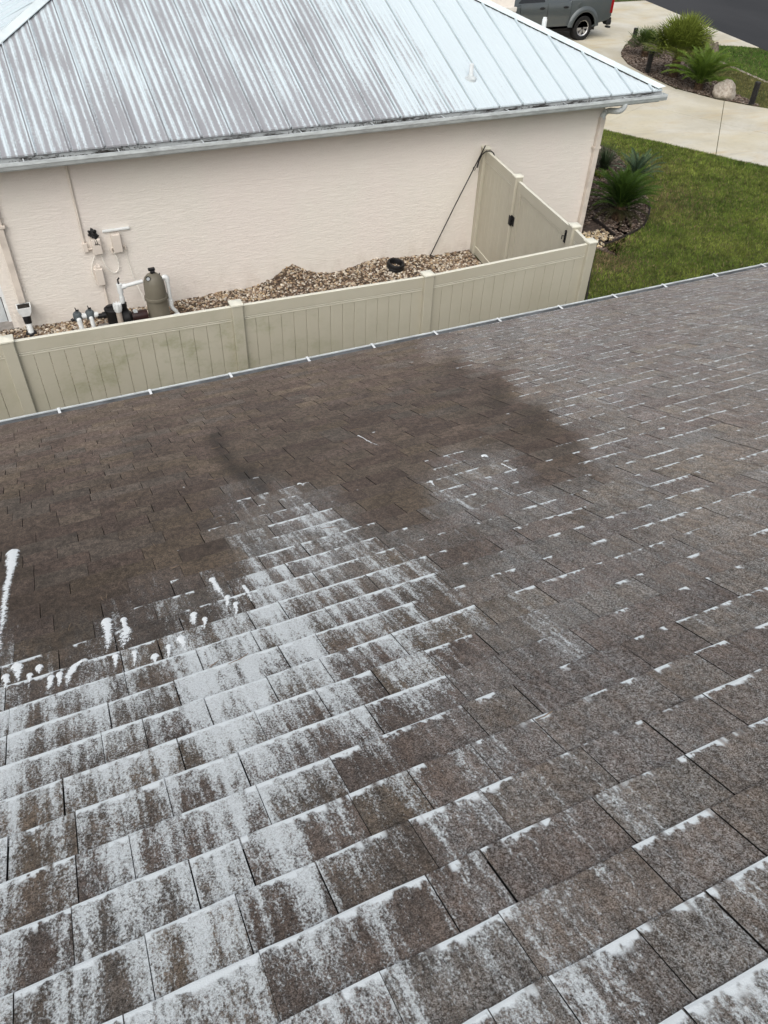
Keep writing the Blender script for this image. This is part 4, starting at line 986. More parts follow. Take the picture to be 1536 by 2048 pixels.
m = MB(); m.tube(bez([(.815, YW-.05, 1.03), (.81, YW-.04, .92), (.70, YW-.03, .90), (.705, YW-.03, .70), (.73, YW-.05, .655)]), .0075, 8); tag(m.build('short_cable', M['cable'], smooth=True), 'pale cable dropping from the wired box to the disconnect box', 'cable')
m = MB(); m.tube([(.838, YW-.03, .54), (.838, YW-.03, .10)], .016, 8); tag(m.build('lower_conduit', M['boxpaint'], smooth=True), 'beige conduit from the disconnect box down to the pump', 'conduit')
m = MB(); m.tube(bez([(1.267, YW-.02, 1.02), (1.27, YW-.02, .7), (1.29, YW-.02, .45), (1.38, YW-.1, .30), (1.36, 11.45, .22)]), .006, 6); tag(m.build('thin_cable', M['cable'], smooth=True), 'thin cable running down the wall behind the filter tank', 'cable')

# drain under the left downspout
dr = empty('downspout_drain', (-.354, 11.50, 0), 'white square drain hopper with black coupling under the beige downspout', 'drain'); O = Vector(dr.location)
def tl(vs): return [Vector(v)-O for v in vs]
m = MB(); c = (-.352, 11.625); 
ring = lambda w_, h_, z, cy=0.0: [(c[0]-w_, c[1]-h_+cy, z), (c[0]+w_, c[1]-h_+cy, z), (c[0]+w_, c[1]+h_+cy, z), (c[0]-w_, c[1]+h_+cy, z)]
lv = ring(.05, .045, .30, -.04) + ring(.085, .08, .36, -.01) + ring(.10, .092, .43) + ring(.084, .076, .43) + ring(.08, .072, .40)
m.add(tl(lv), [(3, 2, 1, 0)] + [(i*4+j, i*4+(j+1) % 4, (i+1)*4+(j+1) % 4, (i+1)*4+j) for i in range(4) for j in range(4)]); hop = m.build('hopper', M['pvc'], dr)
m = MB(); m.add(tl(ring(.083, .075, .424)), [(0, 1, 2, 3)]); m.build('debris_shade', M['debris_shade'], hop, fix=False)  # dark sheet standing in for the shaded opening of the hopper
m = MB(); m.tube(tl([(-.352, 11.615, .305), (-.352, 11.60, .26), (-.352, 11.575, .17)]), [.062, .058, .05], 14); m.build('coupling', M['black'], dr, smooth=True)
m = MB(); m.tube(tl([(-.352, 11.577, .175), (-.352, 11.54, .09), (-.352, 11.51, .0)]), .043, 14); m.build('pipe', M['pvc'], dr, smooth=True)
m = MB(); m.lathe([(.044, .0), (.075, .0), (.078, .05), (.07, .06), (.045, .06)], (0, .01, 0), 16, closed=True); m.build('collar', M['black'], dr, smooth=True)

# ================================================================== POOL EQUIPMENT
PY = 11.12
ft = empty('pool_filter', (1.50, PY, 0), 'olive cylindrical pool filter tank with black valve on its domed lid', 'filter')
FR = .158
m = MB(); m.lathe([(.10, -.05), (FR+.01, -.05), (FR+.01, .06), (FR, .08), (FR, .455)], n=28); m.build('tank', M['filter'], ft, smooth=True)
m = MB(); m.lathe([(FR, .50), (FR, .62), (FR-.008, .72), (FR-.030, .79), (FR-.07, .835), (.05, .855), (.0, .86)], n=28); lid = m.build('lid', M['filter'], ft, smooth=True)
m = MB(); m.lathe([(FR-.005, .452), (FR+.014, .456), (FR+.02, .48), (FR+.014, .504), (FR-.005, .508)], n=28); m.build('clamp_ring', M['filter'], ft, smooth=True)
m = MB(); m.tube([(-.005, 0, .85), (-.005, 0, .91)], .022, 8); m.cbox((-.05, -.025, .90), (.05, .025, .94), .008); m.cbox((-.02, -.04, .87), (.04, .03, .90), .006); m.build('air_valve', M['black'], lid)
m = MB(); m.lathe([(.0, -.012), (.034, -.012), (.036, 0), (.034, .014), (.0, .014)], (-.085, -.095, .83), 16, axis='y'); m.tube([(-.06, -.06, .82), (-.085, -.09, .83)], .012, 6); m.build('gauge', M['black'], lid)
m = MB(); m.lathe([(.0, -.016), (.026, -.016), (.026, -.0125), (.0, -.0125)], (-.085, -.095, .83), 16, axis='y'); m.build('gauge_face', M['kick'], lid)
m = MB(); m.tube([(.10, .0, .80), (.105, 0, .845)], .008, 6); m.build('screw', M['black'], lid)
# pump
pump = empty('pool_pump', (.84, 11.05, 0), 'black pool pump with round strainer pot and maroon motor', 'pump')
m = MB(); m.lathe([(.085, .05), (.105, .12), (.11, .40), (.125, .42), (.128, .455), (.12, .462), (.118, .44)], n=24); m.build('strainer_pot', M['black'], pump, smooth=True)
m = MB(); m.lathe([(.117, .445), (.112, .468), (.07, .478), (.0, .480)], n=24); m.cbox((-.09, -.012, .478), (.09, .012, .50), .004); m.build('pot_lid', M['black'], pump, smooth=True)
m = MB(); m.lathe([(.0, .08), (.08, .085), (.14, .11), (.15, .16), (.145, .21), (.09, .24), (.08, .25)], (0, .02, .25), 24, axis='x'); m.tube([(.16, .02, .30), (.16, .02, .47)], [.055, .04], 14); m.tube([(.16, .02, .44), (.16, .02, .50)], .05, 14); m.build('volute', M['black'], pump, smooth=True)
m = MB(); m.lathe([(.0, .25), (.078, .252), (.082, .27), (.082, .46), (.075, .48), (.0, .485)], (0, .02, .25), 20, axis='x'); m.build('motor', M['maroon'], pump, smooth=True)
m = MB(); m.cbox((.28, -.03, .331), (.34, .07, .338), .001); m.build('motor_label', M['kick'], pump)
m = MB(); m.cbox((.075, -.14, .20), (.145, -.131, .26), .002); m.build('blue_label', M['blue'], pump)
m = MB(); m.cbox((-.15, -.16, -.02), (.50, .17, .05), .01); m.build('base', M['black'], pump)
m = MB(); m.tube([(-.10, .03, .35), (-.16, .03, .35)], .05, 12); m.tube([(-.16, .03, .35), (-.24, .03, .35)], .036, 12); m.build('union', M['black'], pump, smooth=True)
# chlorinator standing in front
ch = empty('chlorinator', (.895, 10.86, 0), 'small cloudy beige feeder cylinder with white ribbed cap before the pump', 'chlorinator')
m = MB(); m.tube([(0, 0, .0), (0, 0, .18)], .05, 14); m.build('base', M['pvc'], ch, smooth=True)
m = MB(); m.tube([(0, 0, .18), (0, 0, .50)], .040, 14); m.build('column', M['clear'], ch, smooth=True)
m = MB(); m.lathe([(.0, .49), (.052, .49), (.056, .52), (.056, .575), (.048, .60), (.0, .602)], n=16)
for i in range(8): an = i*math.pi/4; m.cbox((.052*math.cos(an)-.009, .052*math.sin(an)-.009, .52), (.052*math.cos(an)+.009, .052*math.sin(an)+.009, .615), .003)
m.build('cap', M['pvc'], ch, smooth=True)
# pipework
def pipes(name, label, tubes, loc):
    o = empty(name, loc, label, 'pipe'); O = Vector(loc)
    for nm, pts, r_, mt in tubes:
        m = MB(); m.tube([Vector(q)-O for q in pts], r_, 14); m.build(nm, mt, o, smooth=True)
    return o, O
riser_x, ry = 1.0, 11.07
pipes('riser_pipe', 'white riser pipe with tee joining the pump to the filter', [
 ('pipe', [(riser_x, ry, .50), (riser_x, ry, .74)], .030, M['pvc']),
 ('pipe', [(riser_x, ry, .745), (riser_x+.34, ry+.03, .77)], .028, M['pvc']),
 ('tee', [(riser_x, ry, .66), (riser_x, ry, .80)], .040, M['pvc']),
 ('tee', [(riser_x, ry, .745), (riser_x+.09, ry+.008, .752)], .038, M['pvc']),
 ('coupling', [(riser_x, ry, .52), (riser_x, ry, .60)], .037, M['pvc']),
 ('bleed_valve', [(riser_x-.005, ry, .80), (riser_x-.005, ry, .865), (riser_x+.02, ry, .89)], .012, M['iron'])], (riser_x, ry, .5))
rx = 1.70
pipes('return_pipe', 'white return pipe bending down beside the filter tank', [
 ('pipe', [(1.62, PY, .76)] + arc((1.66, PY, .77), (rx, PY, .78), (rx, PY, .72)) + [(rx, PY, .40)] + arc((rx, PY, .32), (rx, PY, .25), (rx+.06, PY+.02, .19)) + [(rx+.08, PY+.03, .02)], .030, M['pvc']),
 ('elbow', arc((1.65, PY, .765), (rx, PY, .785), (rx, PY, .70), 6), .040, M['pvc']), ('coupling', [(rx, PY, .31), (rx, PY, .40)], .037, M['pvc']),
 ('union', [(rx-.05, PY-.12, .16), (rx+.09, PY-.12, .18)], .045, M['pvc'])], (rx, PY, 0))
vz_, vy_ = .40, 11.08
o, O = pipes('suction_pipes', 'white suction pipes with two grey diverter valves left of the pump', [
 ('pipe', [(.34, vy_, vz_), (.34, vy_-.07, vz_-.03), (.345, vy_-.09, vz_-.12), (.345, vy_-.09, 0)], .034, M['pvc']),
 ('pipe', [(.51, vy_, vz_), (.51, vy_-.06, vz_-.03), (.515, vy_-.075, vz_-.12), (.515, vy_-.075, 0)], .030, M['pvc']),
 ('pipe', [(.34, vy_, vz_), (.62, vy_, vz_-.02)], .034, M['pvc']),
 ('coupling', [(.40, vy_, vz_-.005), (.455, vy_, vz_-.008)], .041, M['pvc']), ('coupling', [(.56, vy_, vz_-.015), (.605, vy_, vz_-.018)], .041, M['pvc'])], (.43, vy_, 0))
for vx in (.335, .51):
    m = MB(); m.lathe([(.0, -.06), (.055, -.06), (.062, -.04), (.062, .04), (.05, .06), (.022, .065), (.02, .085), (.0, .085)], (vx-O.x, vy_-O.y, vz_), 16); v_ = m.build('valve', M['valvegrey'], o, smooth=True)
    m = MB(); m.cbox((vx-O.x-.012, vy_-O.y-.012, vz_+.085), (vx-O.x+.035, vy_-O.y+.012, vz_+.105), .003); m.tube([(vx-O.x, vy_-O.y, vz_+.10), (vx-O.x-.01, vy_-O.y, vz_+.14)], .007, 6); m.build('valve_handle', M['black'], v_)
m = MB(); m.tube([(.27-O.x, vy_-.03-O.y, vz_-.02), (.235-O.x, vy_-.04-O.y, vz_-.03)], .025, 10); m.build('drain_plug', M['black'], o)
m = MB(); m.cbox((.60, 10.75, -.05), (1.35, 11.42, .045), .01); tag(m.build('equipment_pad', M['concretepad']), 'grey concrete pad under the pool pump', 'pad')

# black ring lying on the gravel
rq = onz(790, 533, .14)
m = MB(); m.lathe([(.155, .0), (.155, .035), (.148, .045), (.155, .055), (.155, .10), (.145, .115), (.118, .115), (.108, .10), (.108, .0)], n=30, closed=True)
o = m.build('black_ring', M['black'], smooth=True, loc=(float(rq[0]), float(rq[1]), float(gravel_h(rq[0], rq[1]))+.0)); o.rotation_euler = (R(8), R(5), 0)
tag(o, 'short black plastic pipe ring lying on the gravel by the wall', 'ring')
# shepherd's hook leaning on the fence post
b0 = Vector((6.40, 11.68, .05)); t0 = Vector(ony(971, 291, 11.60)); dv = t0-b0
hk = empty('shepherd_hook', b0, 'thin black garden hook pole leaning from the gravel onto a fence post', 'garden hook')
m = MB(); m.tube([(0, 0, -.05), dv*.5+Vector((0, 0, -.005)), dv], .0095, 8); m.build('pole', M['iron'], hk, smooth=True)
def wl_(px, py, Y=11.58): return Vector(ony(px, py, Y))-b0
hkp = [wl_(955, 335, 11.62), wl_(958, 322, 11.60), wl_(964, 309), wl_(973, 302), wl_(982, 302, 11.52), wl_(987, 306, 11.46), wl_(989, 312, 11.42)]
m = MB(); m.tube(hkp, .010, 8); m.build('hook', M['iron'], hk, smooth=True)
m = MB(); m.tube([wl_(957, 322, 11.60), wl_(953, 334, 11.6), wl_(949, 341, 11.6), wl_(946, 339, 11.6), wl_(947, 334, 11.6)], .006, 6); m.build('curl', M['iron'], hk, smooth=True)
fq = dv*.045
m = MB(); m.tube([fq, fq+Vector((.07, -.03, -.03)), fq+Vector((.17, -.05, -.085)), fq+Vector((.19, -.05, -.14))], .007, 6); m.build('step_fork', M['iron'], hk, smooth=True)

# ================================================================== PLANTS
def frond_mesh(name, L, nl, ll, droop, cols, fan=False, seed=0):
    """pinnate frond of a sago: arching rachis with stiff leaflets on both sides; lies along +x, rises in z"""
    rr = random.Random(seed); V = []; F = []; C = []
    def P(t): return Vector((L*t*(1-.12*t), 0, L*(.55*t-droop*t*t)))
    pr_ = None
    for i in range(nl):
        t = .12+.88*i/(nl-1); c = P(t); sc_ = math.sin(math.pi*min(1, .12+.88*t)**.8)*.75+.25
        for sg in (-1, 1):
            l_ = ll*sc_*rr.uniform(.85, 1.1); an = R(62-30*t)
            d = Vector((math.cos(an), sg*math.sin(an), .28+rr.uniform(-.08, .08))).normalized()
            wv = Vector((1, 0, 0))*.0056*(L/.8)
            tip = c+d*l_ - Vector((0, 0, .03*l_/ll*L)); k = len(V)
            V += [c-wv, c+wv, c+d*l_*.55+wv*.9+Vector((0, 0, .01)), c+d*l_*.55-wv*.9+Vector((0, 0, .01)), tip]; F += [(k, k+1, k+2, k+3), (k+3, k+2, k+4, k+4)]
            cc = np.array(cols[0])*(1-t)+np.array(cols[1])*t; cc = cc*rr.uniform(.75, 1.25); C += [cc]*4+[cc*1.15]
    # rachis
    n = 8
    for i in range(n):
        a_, b_ = P(i/n), P((i+1)/n); k = len(V); wq = Vector((0, .008, 0))*(1.2-i/n); V += [a_-wq, a_+wq, b_+wq*.8, b_-wq*.8]; F.append((k, k+1, k+2, k+3)); C += [np.array(cols[1])*1.1]*4
    me = bpy.data.meshes.new(name); me.from_pydata([tuple(v) for v in V], [], [tuple(dict.fromkeys(f)) for f in F]); me.materials.append(M['leaf'])
    a_ = me.attributes.new('tint', 'FLOAT_COLOR', 'POINT'); a_.data.foreach_set('color', np.concatenate([np.array(C), np.ones((len(C), 1))], 1).astype(np.float32).ravel()); return me
def fan_mesh(name, pet, rad, nseg, cols, seed=0):
    rr = random.Random(seed); V = []; F = []; C = []
    k = 0; V += [Vector((0, -.006, 0)), Vector((0, .006, 0)), Vector((pet, .005, pet*.35)), Vector((pet, -.005, pet*.35))]; F.append((0, 1, 2, 3)); C += [np.array(cols[1])*.9]*4
    h = Vector((pet, 0, pet*.35))
    for i in range(nseg):
        a_ = R(-118+236*i/(nseg-1)); l_ = rad*(1-.28*abs(a_/R(118))**2)*rr.uniform(.88, 1.08)
        d = Vector((math.cos(a_), math.sin(a_), .32*math.cos(a_)+.05)).normalized(); sd = Vector((-math.sin(a_), math.cos(a_), 0)); wq = .016*rad/.5
        p1 = h+d*l_*.55; tip = h+d*l_-Vector((0, 0, .12*l_*rr.uniform(.3, 1.4)))
        k = len(V); V += [h, p1-sd*wq, tip, p1+sd*wq]; F.append((k, k+1, k+2, k+3)); cc = (np.array(cols[0])*.6+np.array(cols[1])*.4)*rr.uniform(.75, 1.3); C += [cc*.8, cc, cc*1.25, cc]
    me = bpy.data.meshes.new(name); me.from_pydata([tuple(v) for v in V], [], F); me.materials.append(M['leaf'])
    a_ = me.attributes.new('tint', 'FLOAT_COLOR', 'POINT'); a_.data.foreach_set('color', np.concatenate([np.array(C), np.ones((len(C), 1))], 1).astype(np.float32).ravel()); return me
def palm(name, loc, label, meshes, n, e0, e1, size, trunk_h, trunk_r, cat='palm', part='frond', group=None):
    o = empty(name, loc, label, cat, group)
    m = MB(); m.lathe([(trunk_r*1.15, -.03), (trunk_r*1.2, trunk_h*.2), (trunk_r, trunk_h*.6), (trunk_r*1.05, trunk_h*.85), (trunk_r*.5, trunk_h*1.05), (0.001, trunk_h*1.1)], n=12)
    for i in range(60):
        an = random.uniform(0, 6.28); h = random.uniform(.0, trunk_h); r_ = trunk_r*1.1
        c = Vector((math.cos(an)*r_, math.sin(an)*r_, h)); m.add([c+Vector((-math.sin(an)*.02, math.cos(an)*.02, 0)), c+Vector((math.sin(an)*.02, -math.cos(an)*.02, 0)), c+Vector((math.cos(an)*.05, math.sin(an)*.05, .06))], [(0, 1, 2)])
    m.build('trunk', M['trunk'], o, fix=False)
    for i in range(n):
        f = i/n; el = e0+(e1-e0)*(f**.9)+random.uniform(-.1, .1); az = i*2.399+random.uniform(-.2, .2); s_ = size*random.uniform(.82, 1.12)
        q = link(part, random.choice(meshes), o, (math.cos(az)*trunk_r*.5, math.sin(az)*trunk_r*.5, trunk_h*random.uniform(.8, 1.02)))
        q.rotation_euler = (random.uniform(-.15, .15), -el, az); q.scale = (s_,)*3
    return o
sg1 = [frond_mesh('frond', 1.0, 40, .20, .50, [(.045, .085, .012), (.105, .165, .025)], seed=i) for i in range(3)]
sg2 = [frond_mesh('frond', 1.0, 40, .20, .50, [(.018, .045, .010), (.06, .11, .018)], seed=i+9) for i in range(3)]
dkf = [frond_mesh('frond', 1.0, 36, .19, .60, [(.022, .022, .010), (.045, .048, .018)], seed=i+20) for i in range(2)]
blu = [frond_mesh('frond', 1.0, 36, .20, .45, [(.035, .065, .035), (.075, .125, .075)], seed=i+30) for i in range(2)]
fan1 = [fan_mesh('fan_leaf', .45, .42, 19, [(.11, .150, .02), (.17, .20, .045)], seed=i) for i in range(4)]
fan2 = [fan_mesh('fan_leaf', .45, .40, 17, [(.045, .08, .016), (.08, .115, .03)], seed=i+5) for i in range(3)]
FP = G(1345, 155)
palm('fan_palm', (FP[0], FP[1], 0), 'large bushy yellow green fan palm in the island bed', fan1, 110, -.20, 1.50, 1.42, .55, .13, part='fan_leaf')
q = G(1405, 183); palm('sago_palm', (q[0]-.05, q[1]+.15, 0), 'bright green sago palm standing beside the pale boulder', sg1, 56, .0, 1.15, 1.15, .20, .12)
q = G(1288, 114); palm('low_palm', (q[0], q[1], 0), 'low dark green palm beside a bollard light and round stone', fan2, 46, .0, 1.2, .92, .18, .10, part='fan_leaf')
SG = G(1238, 442)
sg = palm('sago_palm', (SG[0], SG[1]+.05, 0), 'dark sago palm in the bed at the house corner', sg2, 60, .15, 1.20, .86, .28, .12)
for i in range(14):
    az = i*.449+random.uniform(-.1, .1); q = link('old_frond', random.choice(dkf), sg, (0, 0, .20)); q.rotation_euler = (0, random.uniform(.02, .25), az); q.scale = (.72,)*3
q = G(1262, 378); palm('blue_palm', (q[0]+.15, q[1]+.1, 0), 'blue green fine leaved palm behind the dark sago palm', blu, 26, .2, 1.2, .70, .15, .08)
# liriope clump by the wall
def clump(name, loc, n, L, cols, label):
    V = []; F = []; C = []
    for i in range(n):
        az = random.uniform(0, 6.28); ln = random.uniform(.15, 1.1); l_ = L*random.uniform(.7, 1.15); d = Vector((math.cos(az), math.sin(az), 0)); sd = Vector((-d.y, d.x, 0))*.007
        p0 = d*.06*random.random(); k = len(V); cc = np.array(cols[0])+(np.array(cols[1])-np.array(cols[0]))*random.random()
        for f in (0, .35, .7, 1.0):
            c = p0+d*l_*math.sin(ln)*f*(.5+.5*f)+Vector((0, 0, l_*(f*math.cos(ln*.6)-.38*f*f*ln))); ww = sd*(1-f*.85); V += [c-ww, c+ww]; C += [cc*(.6+.6*f)]*2
        for j in range(3): F.append((k+2*j, k+2*j+1, k+2*j+3, k+2*j+2))
    o = link(name, np_mesh(name, np.array([tuple(v) for v in V]), F, M['leaf'], np.array(C)), None, loc); return tag(o, label, 'plant')
q = G(1207, 340); clump('grass_clump', (q[0], q[1], 0), 320, .62, [(.028, .05, .022), (.075, .11, .055)], 'dark strappy grass clump growing by the corner downspout')
for (a_, b_) in [(1190, 352), (1200, 358), (1212, 352)]:
    q = G(a_, b_); clump('low_groundcover', (q[0], q[1], 0), 60, .16, [(.07, .11, .01), (.15, .18, .02)], 'small yellow green groundcover tuft in the corner bed')['group'] = 'groundcover tufts'
# bed edging
def ribbon(name, pts, hgt, th, label):
    P = [Vector((x, y, 0)) for x, y in pts]; m = MB(); vs = []
    for i, p_ in enumerate(P):
        t = (P[min(i+1, len(P)-1)]-P[max(i-1, 0)]).normalized(); sd = Vector((-t.y, t.x, 0))*th/2
        vs += [p_-sd, p_-sd+Vector((0, 0, hgt)), p_+sd+Vector((0, 0, hgt)), p_+sd]
    n = len(P); m.add(vs, [(i*4+j, i*4+j+1, i*4+j+5, i*4+j+4) for i in range(n-1) for j in range(3)]); return tag(m.build(name, M['edging']), label, 'edging')
def smooth_pts(pts, k=6):
    P = [np.array(q) for q in pts]; out = []
    for i in range(len(P)-1):
        p0, p1, p2, p3 = P[max(i-1, 0)], P[i], P[i+1], P[min(i+2, len(P)-1)]
        for t in np.linspace(0, 1, k, endpoint=False): out.append(tuple(.5*((2*p1)+(-p0+p2)*t+(2*p0-5*p1+4*p2-p3)*t*t+(-p0+3*p1-3*p2+p3)*t**3)))
    return out+[tuple(P[-1])]
ribbon('bed_edging', smooth_pts([(7.4, 8.35), G(1190, 499), G(1215, 490), G(1250, 475), G(1285, 455), G(1298, 428), G(1297, 408)]), .055, .025, 'curved dark edging between the corner bed and the lawn')
ribbon('gravel_edging', [G(1183, 440), G(1205, 456), G(1228, 476)], .08, .03, 'straight dark edging between tan gravel and the sago palm bed')

# island rocks, bollards
def boulder(name, loc, size, mat, label, seed, group=None):
    rr = random.Random(seed); bm = bmesh.new(); bmesh.ops.create_icosphere(bm, subdivisions=4, radius=1)
    ph_ = [(Vector((rr.uniform(-1, 1), rr.uniform(-1, 1), rr.uniform(-1, 1))).normalized(), rr.uniform(.55, .9)) for _ in range(9)]
    for v in bm.verts:
        q = v.co.copy()
        for nrm_, dd in ph_:
            e_ = q.dot(nrm_)-dd
            if e_ > 0: q -= nrm_*e_*.85
        f = 1+.05*math.sin(q.x*9+seed)*math.sin(q.y*8+q.z*7)+.025*math.sin(q.x*23+q.z*19)
        v.co = Vector((q.x*size[0]*f, q.y*size[1]*f, q.z*size[2]*f))
    me = bpy.data.meshes.new(name); bm.to_mesh(me); bm.free(); me.materials.append(mat); me.shade_smooth()
    o = link(name, me, None, (loc[0], loc[1], loc[2])); o.rotation_euler[2] = rr.uniform(0, 6); return tag(o, label, 'rock', group)
q = G(1454, 200); boulder('boulder', (q[0]+.02, q[1]+.18, .18), (.36, .34, .31), M['rock'], 'pale pitted limestone boulder beside the bright green sago palm', 3)
q = G(1268, 92); boulder('round_stone', (q[0], q[1], .1), (.28, .22, .2), M['darkrock'], 'small rounded grey stone at the foot of a bollard light', 5)
def bollard(px, py, hgt, label):
    q = G(px, py); o = empty('bollard_light', (q[0], q[1], 0), label, 'bollard light', 'path bollard lights'); rr = .075
    m = MB(); m.tube([(0, 0, .0), (0, 0, hgt-.04)], rr*.82, 14); m.build('core', M['rimdark'], o)
    m = MB()
    for i in range(9):
        for sg_ in (-1, 1):
            a0 = i*2*math.pi/9; pts = [(rr*math.cos(a0+sg_*t*2.6), rr*math.sin(a0+sg_*t*2.6), .04+t*(hgt-.10)) for t in np.linspace(0, 1, 9)]
            m.tube(pts, .006, 4)
    m.build('lattice', M['iron'], o)
    m = MB(); m.lathe([(rr*1.08, hgt-.06), (rr*1.12, hgt-.02), (rr*.9, hgt), (0.001, hgt+.005)], n=16); m.build('cap', M['iron'], o, smooth=True)
    m = MB(); m.lathe([(rr*1.15, -.01), (rr*1.15, .04), (rr*.9, .05)], n=16); m.build('foot', M['iron'], o)
bollard(1267, 83, .42, 'black lattice bollard light behind the small rounded stone')
bollard(1294, 147, .62, 'black lattice bollard light before the bushy fan palm')
bollard(1502, 210, .60, 'black lattice bollard light in the mulch tip past the boulder')
# culvert under the drive
cq = np.array(G(1407, 103)); cv = empty('culvert', (cq[0], cq[1], 0), 'dark pipe culvert mouth among rocks at the end of the grass bank', 'culvert')
m = MB(); m.lathe([(.16, -.02), (.22, -.02), (.22, .7), (.16, .7)], n=20, axis='y', closed=True); pp = m.build('pipe', M['darkrock'], cv, loc=(0, 0, .17)); 
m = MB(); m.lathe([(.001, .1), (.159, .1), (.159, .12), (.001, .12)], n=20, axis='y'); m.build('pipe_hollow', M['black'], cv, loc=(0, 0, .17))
for i, (a_, b_, s_) in enumerate([(1392, 92, .34), (1420, 99, .30), (1412, 92, .30), (1432, 100, .22)]):
    q = G(a_, b_+6); boulder('culvert_rock', (q[0], q[1]+.1, s_*.45), (s_, s_*.8, s_*1.0), M['darkrock'], 'rough grey brown rock stacked round the culvert mouth', 11+i, 'rocks round the culvert')

# ================================================================== PICKUP
TX, TY = 19.68, 25.81         # rear wheel contact; near side plane
truck = empty('pickup_truck', (TX-1.63, TY+.93, 0), 'grey crew cab pickup truck parked on the concrete driveway', 'pickup truck'); TO = Vector(truck.location)
def tp(name, mb, mats, parent=None, smooth=False, fix=True):
    o = mb.build(name, mats, parent or truck, smooth=smooth, fix=fix)
    return o
XRW = 1.63; WB = 3.26; XFW = XRW-WB; HWT = .93      # local: x forward is -x, rear wheel at +1.63; half width
def archpts(xc, r_, z0, n=14):
    return [(xc+r_*math.cos(a_), .40+r_*math.sin(a_)) for a_ in np.linspace(math.pi+.25, -.25, n)] 
zs = .46
def prof_side():
    P = [(XFW-.95, .62), (XFW-.93, .50), (XFW-.62, zs)]
    P += [(x, max(z, zs)) for x, z in archpts(XFW, .50, zs)]
    P += [(XFW+.62, zs), (XRW-.62, zs)]
    P += [(x, max(z, zs)) for x, z in archpts(XRW, .50, zs)]
    P += [(XRW+.60, zs+.05), (XRW+1.08, zs+.14), (XRW+1.17, .72), (XRW+1.16, 1.20), (XRW+1.14, 1.27), (XRW-.62, 1.27), (XRW-.70, 1.20), (XFW+.70, 1.16), (XFW-.05, 1.13), (XFW-.70, 1.04), (XFW-.93, .92)]
    out = []
    for p_ in P:
        if not out or (abs(p_[0]-out[-1][0])+abs(p_[1]-out[-1][1])) > .004: out.append(p_)
    return out
bm = bmesh.new(); pp_ = prof_side(); vs = [bm.verts.new((x, -HWT, z)) for x, z in pp_]; f = bm.faces.new(vs)
e = bmesh.ops.extrude_face_region(bm, geom=[f]); 
for v in e['geom']:
    if isinstance(v, bmesh.types.BMVert): v.co.y = HWT
bmesh.ops.recalc_face_normals(bm, faces=bm.faces[:])
rim = [e_ for e_ in bm.edges if len(e_.link_faces) == 2 and any(len(f_.verts) > 10 for f_ in e_.link_faces)]
bmesh.ops.bevel(bm, geom=rim, offset=.035, segments=3, affect='EDGES', profile=.5)
bmesh.ops.triangulate(bm, faces=[f_ for f_ in bm.faces if len(f_.verts) > 8])
me = bpy.data.meshes.new('body'); bm.to_mesh(me); bm.free(); me.materials.append(M['paint']); me.shade_smooth(); me.set_sharp_from_angle(angle=R(32)); link('body', me, truck)
# doors: shaped panels slightly proud of the body, with a character crease
def door(x0, x1, x1b):
    rows = [(.52, .0), (.60, .018), (.70, .012), (.78, .030), (.95, .034), (1.06, .030), (1.14, .012), (1.19, -.004)]
    m = MB(); vs = []
    for z, o_ in rows:
        xr = x1 if z > .80 else x1b+(x1-x1b)*(z-.52)/.28
        for x in np.linspace(x0, xr, 6): vs.append((x, -HWT-o_, z))
    n = 6; fs = [(r*n+i, r*n+i+1, (r+1)*n+i+1, (r+1)*n+i) for r in range(len(rows)-1) for i in range(n-1)]
    k = len(vs); per = list(range(n))+[r*n+n-1 for r in range(1, len(rows))]+[(len(rows)-1)*n+i for i in range(n-2, -1, -1)]+[r*n for r in range(len(rows)-2, 0, -1)]
    for q in per: vs.append((vs[q][0], -HWT+.02, vs[q][2]))
    fs += [(per[i], per[(i+1) % len(per)], k+(i+1) % len(per), k+i) for i in range(len(per))]
    m.add(vs, fs); d = tp('door', m, M['paint'], smooth=True)
    hx = x1-.22; m = MB(); m.cbox((hx-.10, -HWT-.062, 1.045), (hx+.10, -HWT-.028, 1.085), .010); m.build('handle', M['trimblack'], d)
    m = MB(); m.cbox((hx-.06, -HWT-.040, 1.03), (hx+.06, -HWT-.024, 1.10), .006); m.build('handle_recess', M['rimdark'], d); return d
door(-1.06, .02, .02); door(.035, .98, .86)
# rear quarter (bed side) panel with flared arch
def flare(xc):
    m = MB(); vs = []; n = 22
    for a_ in np.linspace(math.pi+.18, -.18, n):
        c, s_ = math.cos(a_), math.sin(a_)
        for (r_, y) in ((.485, -HWT+.06), (.490, -HWT-.045), (.515, -HWT-.058), (.60, -HWT-.040), (.665, -HWT+.004)): vs.append((xc+r_*c, y, max(.40+r_*s_, zs-.01)))
    fs = [(i*5+j, i*5+j+1, (i+1)*5+j+1, (i+1)*5+j) for i in range(n-1) for j in range(4)]; m.add(vs, fs); return tp('wheel_flare', m, M['paint'], smooth=True, fix=False)
flare(XRW); flare(XFW)
m = MB(); m.lathe([(0.001, -HWT-.012), (.075, -HWT-.012), (.08, -HWT+.004)], (XRW-.25, 0, 1.09), 18, axis='y'); tp('fuel_flap', m, M['paint'])
m = MB(); m.box((1.0, -HWT-.004, .50), (1.008, -HWT+.01, 1.25)); tp('bed_gap', m, M['rimdark'])
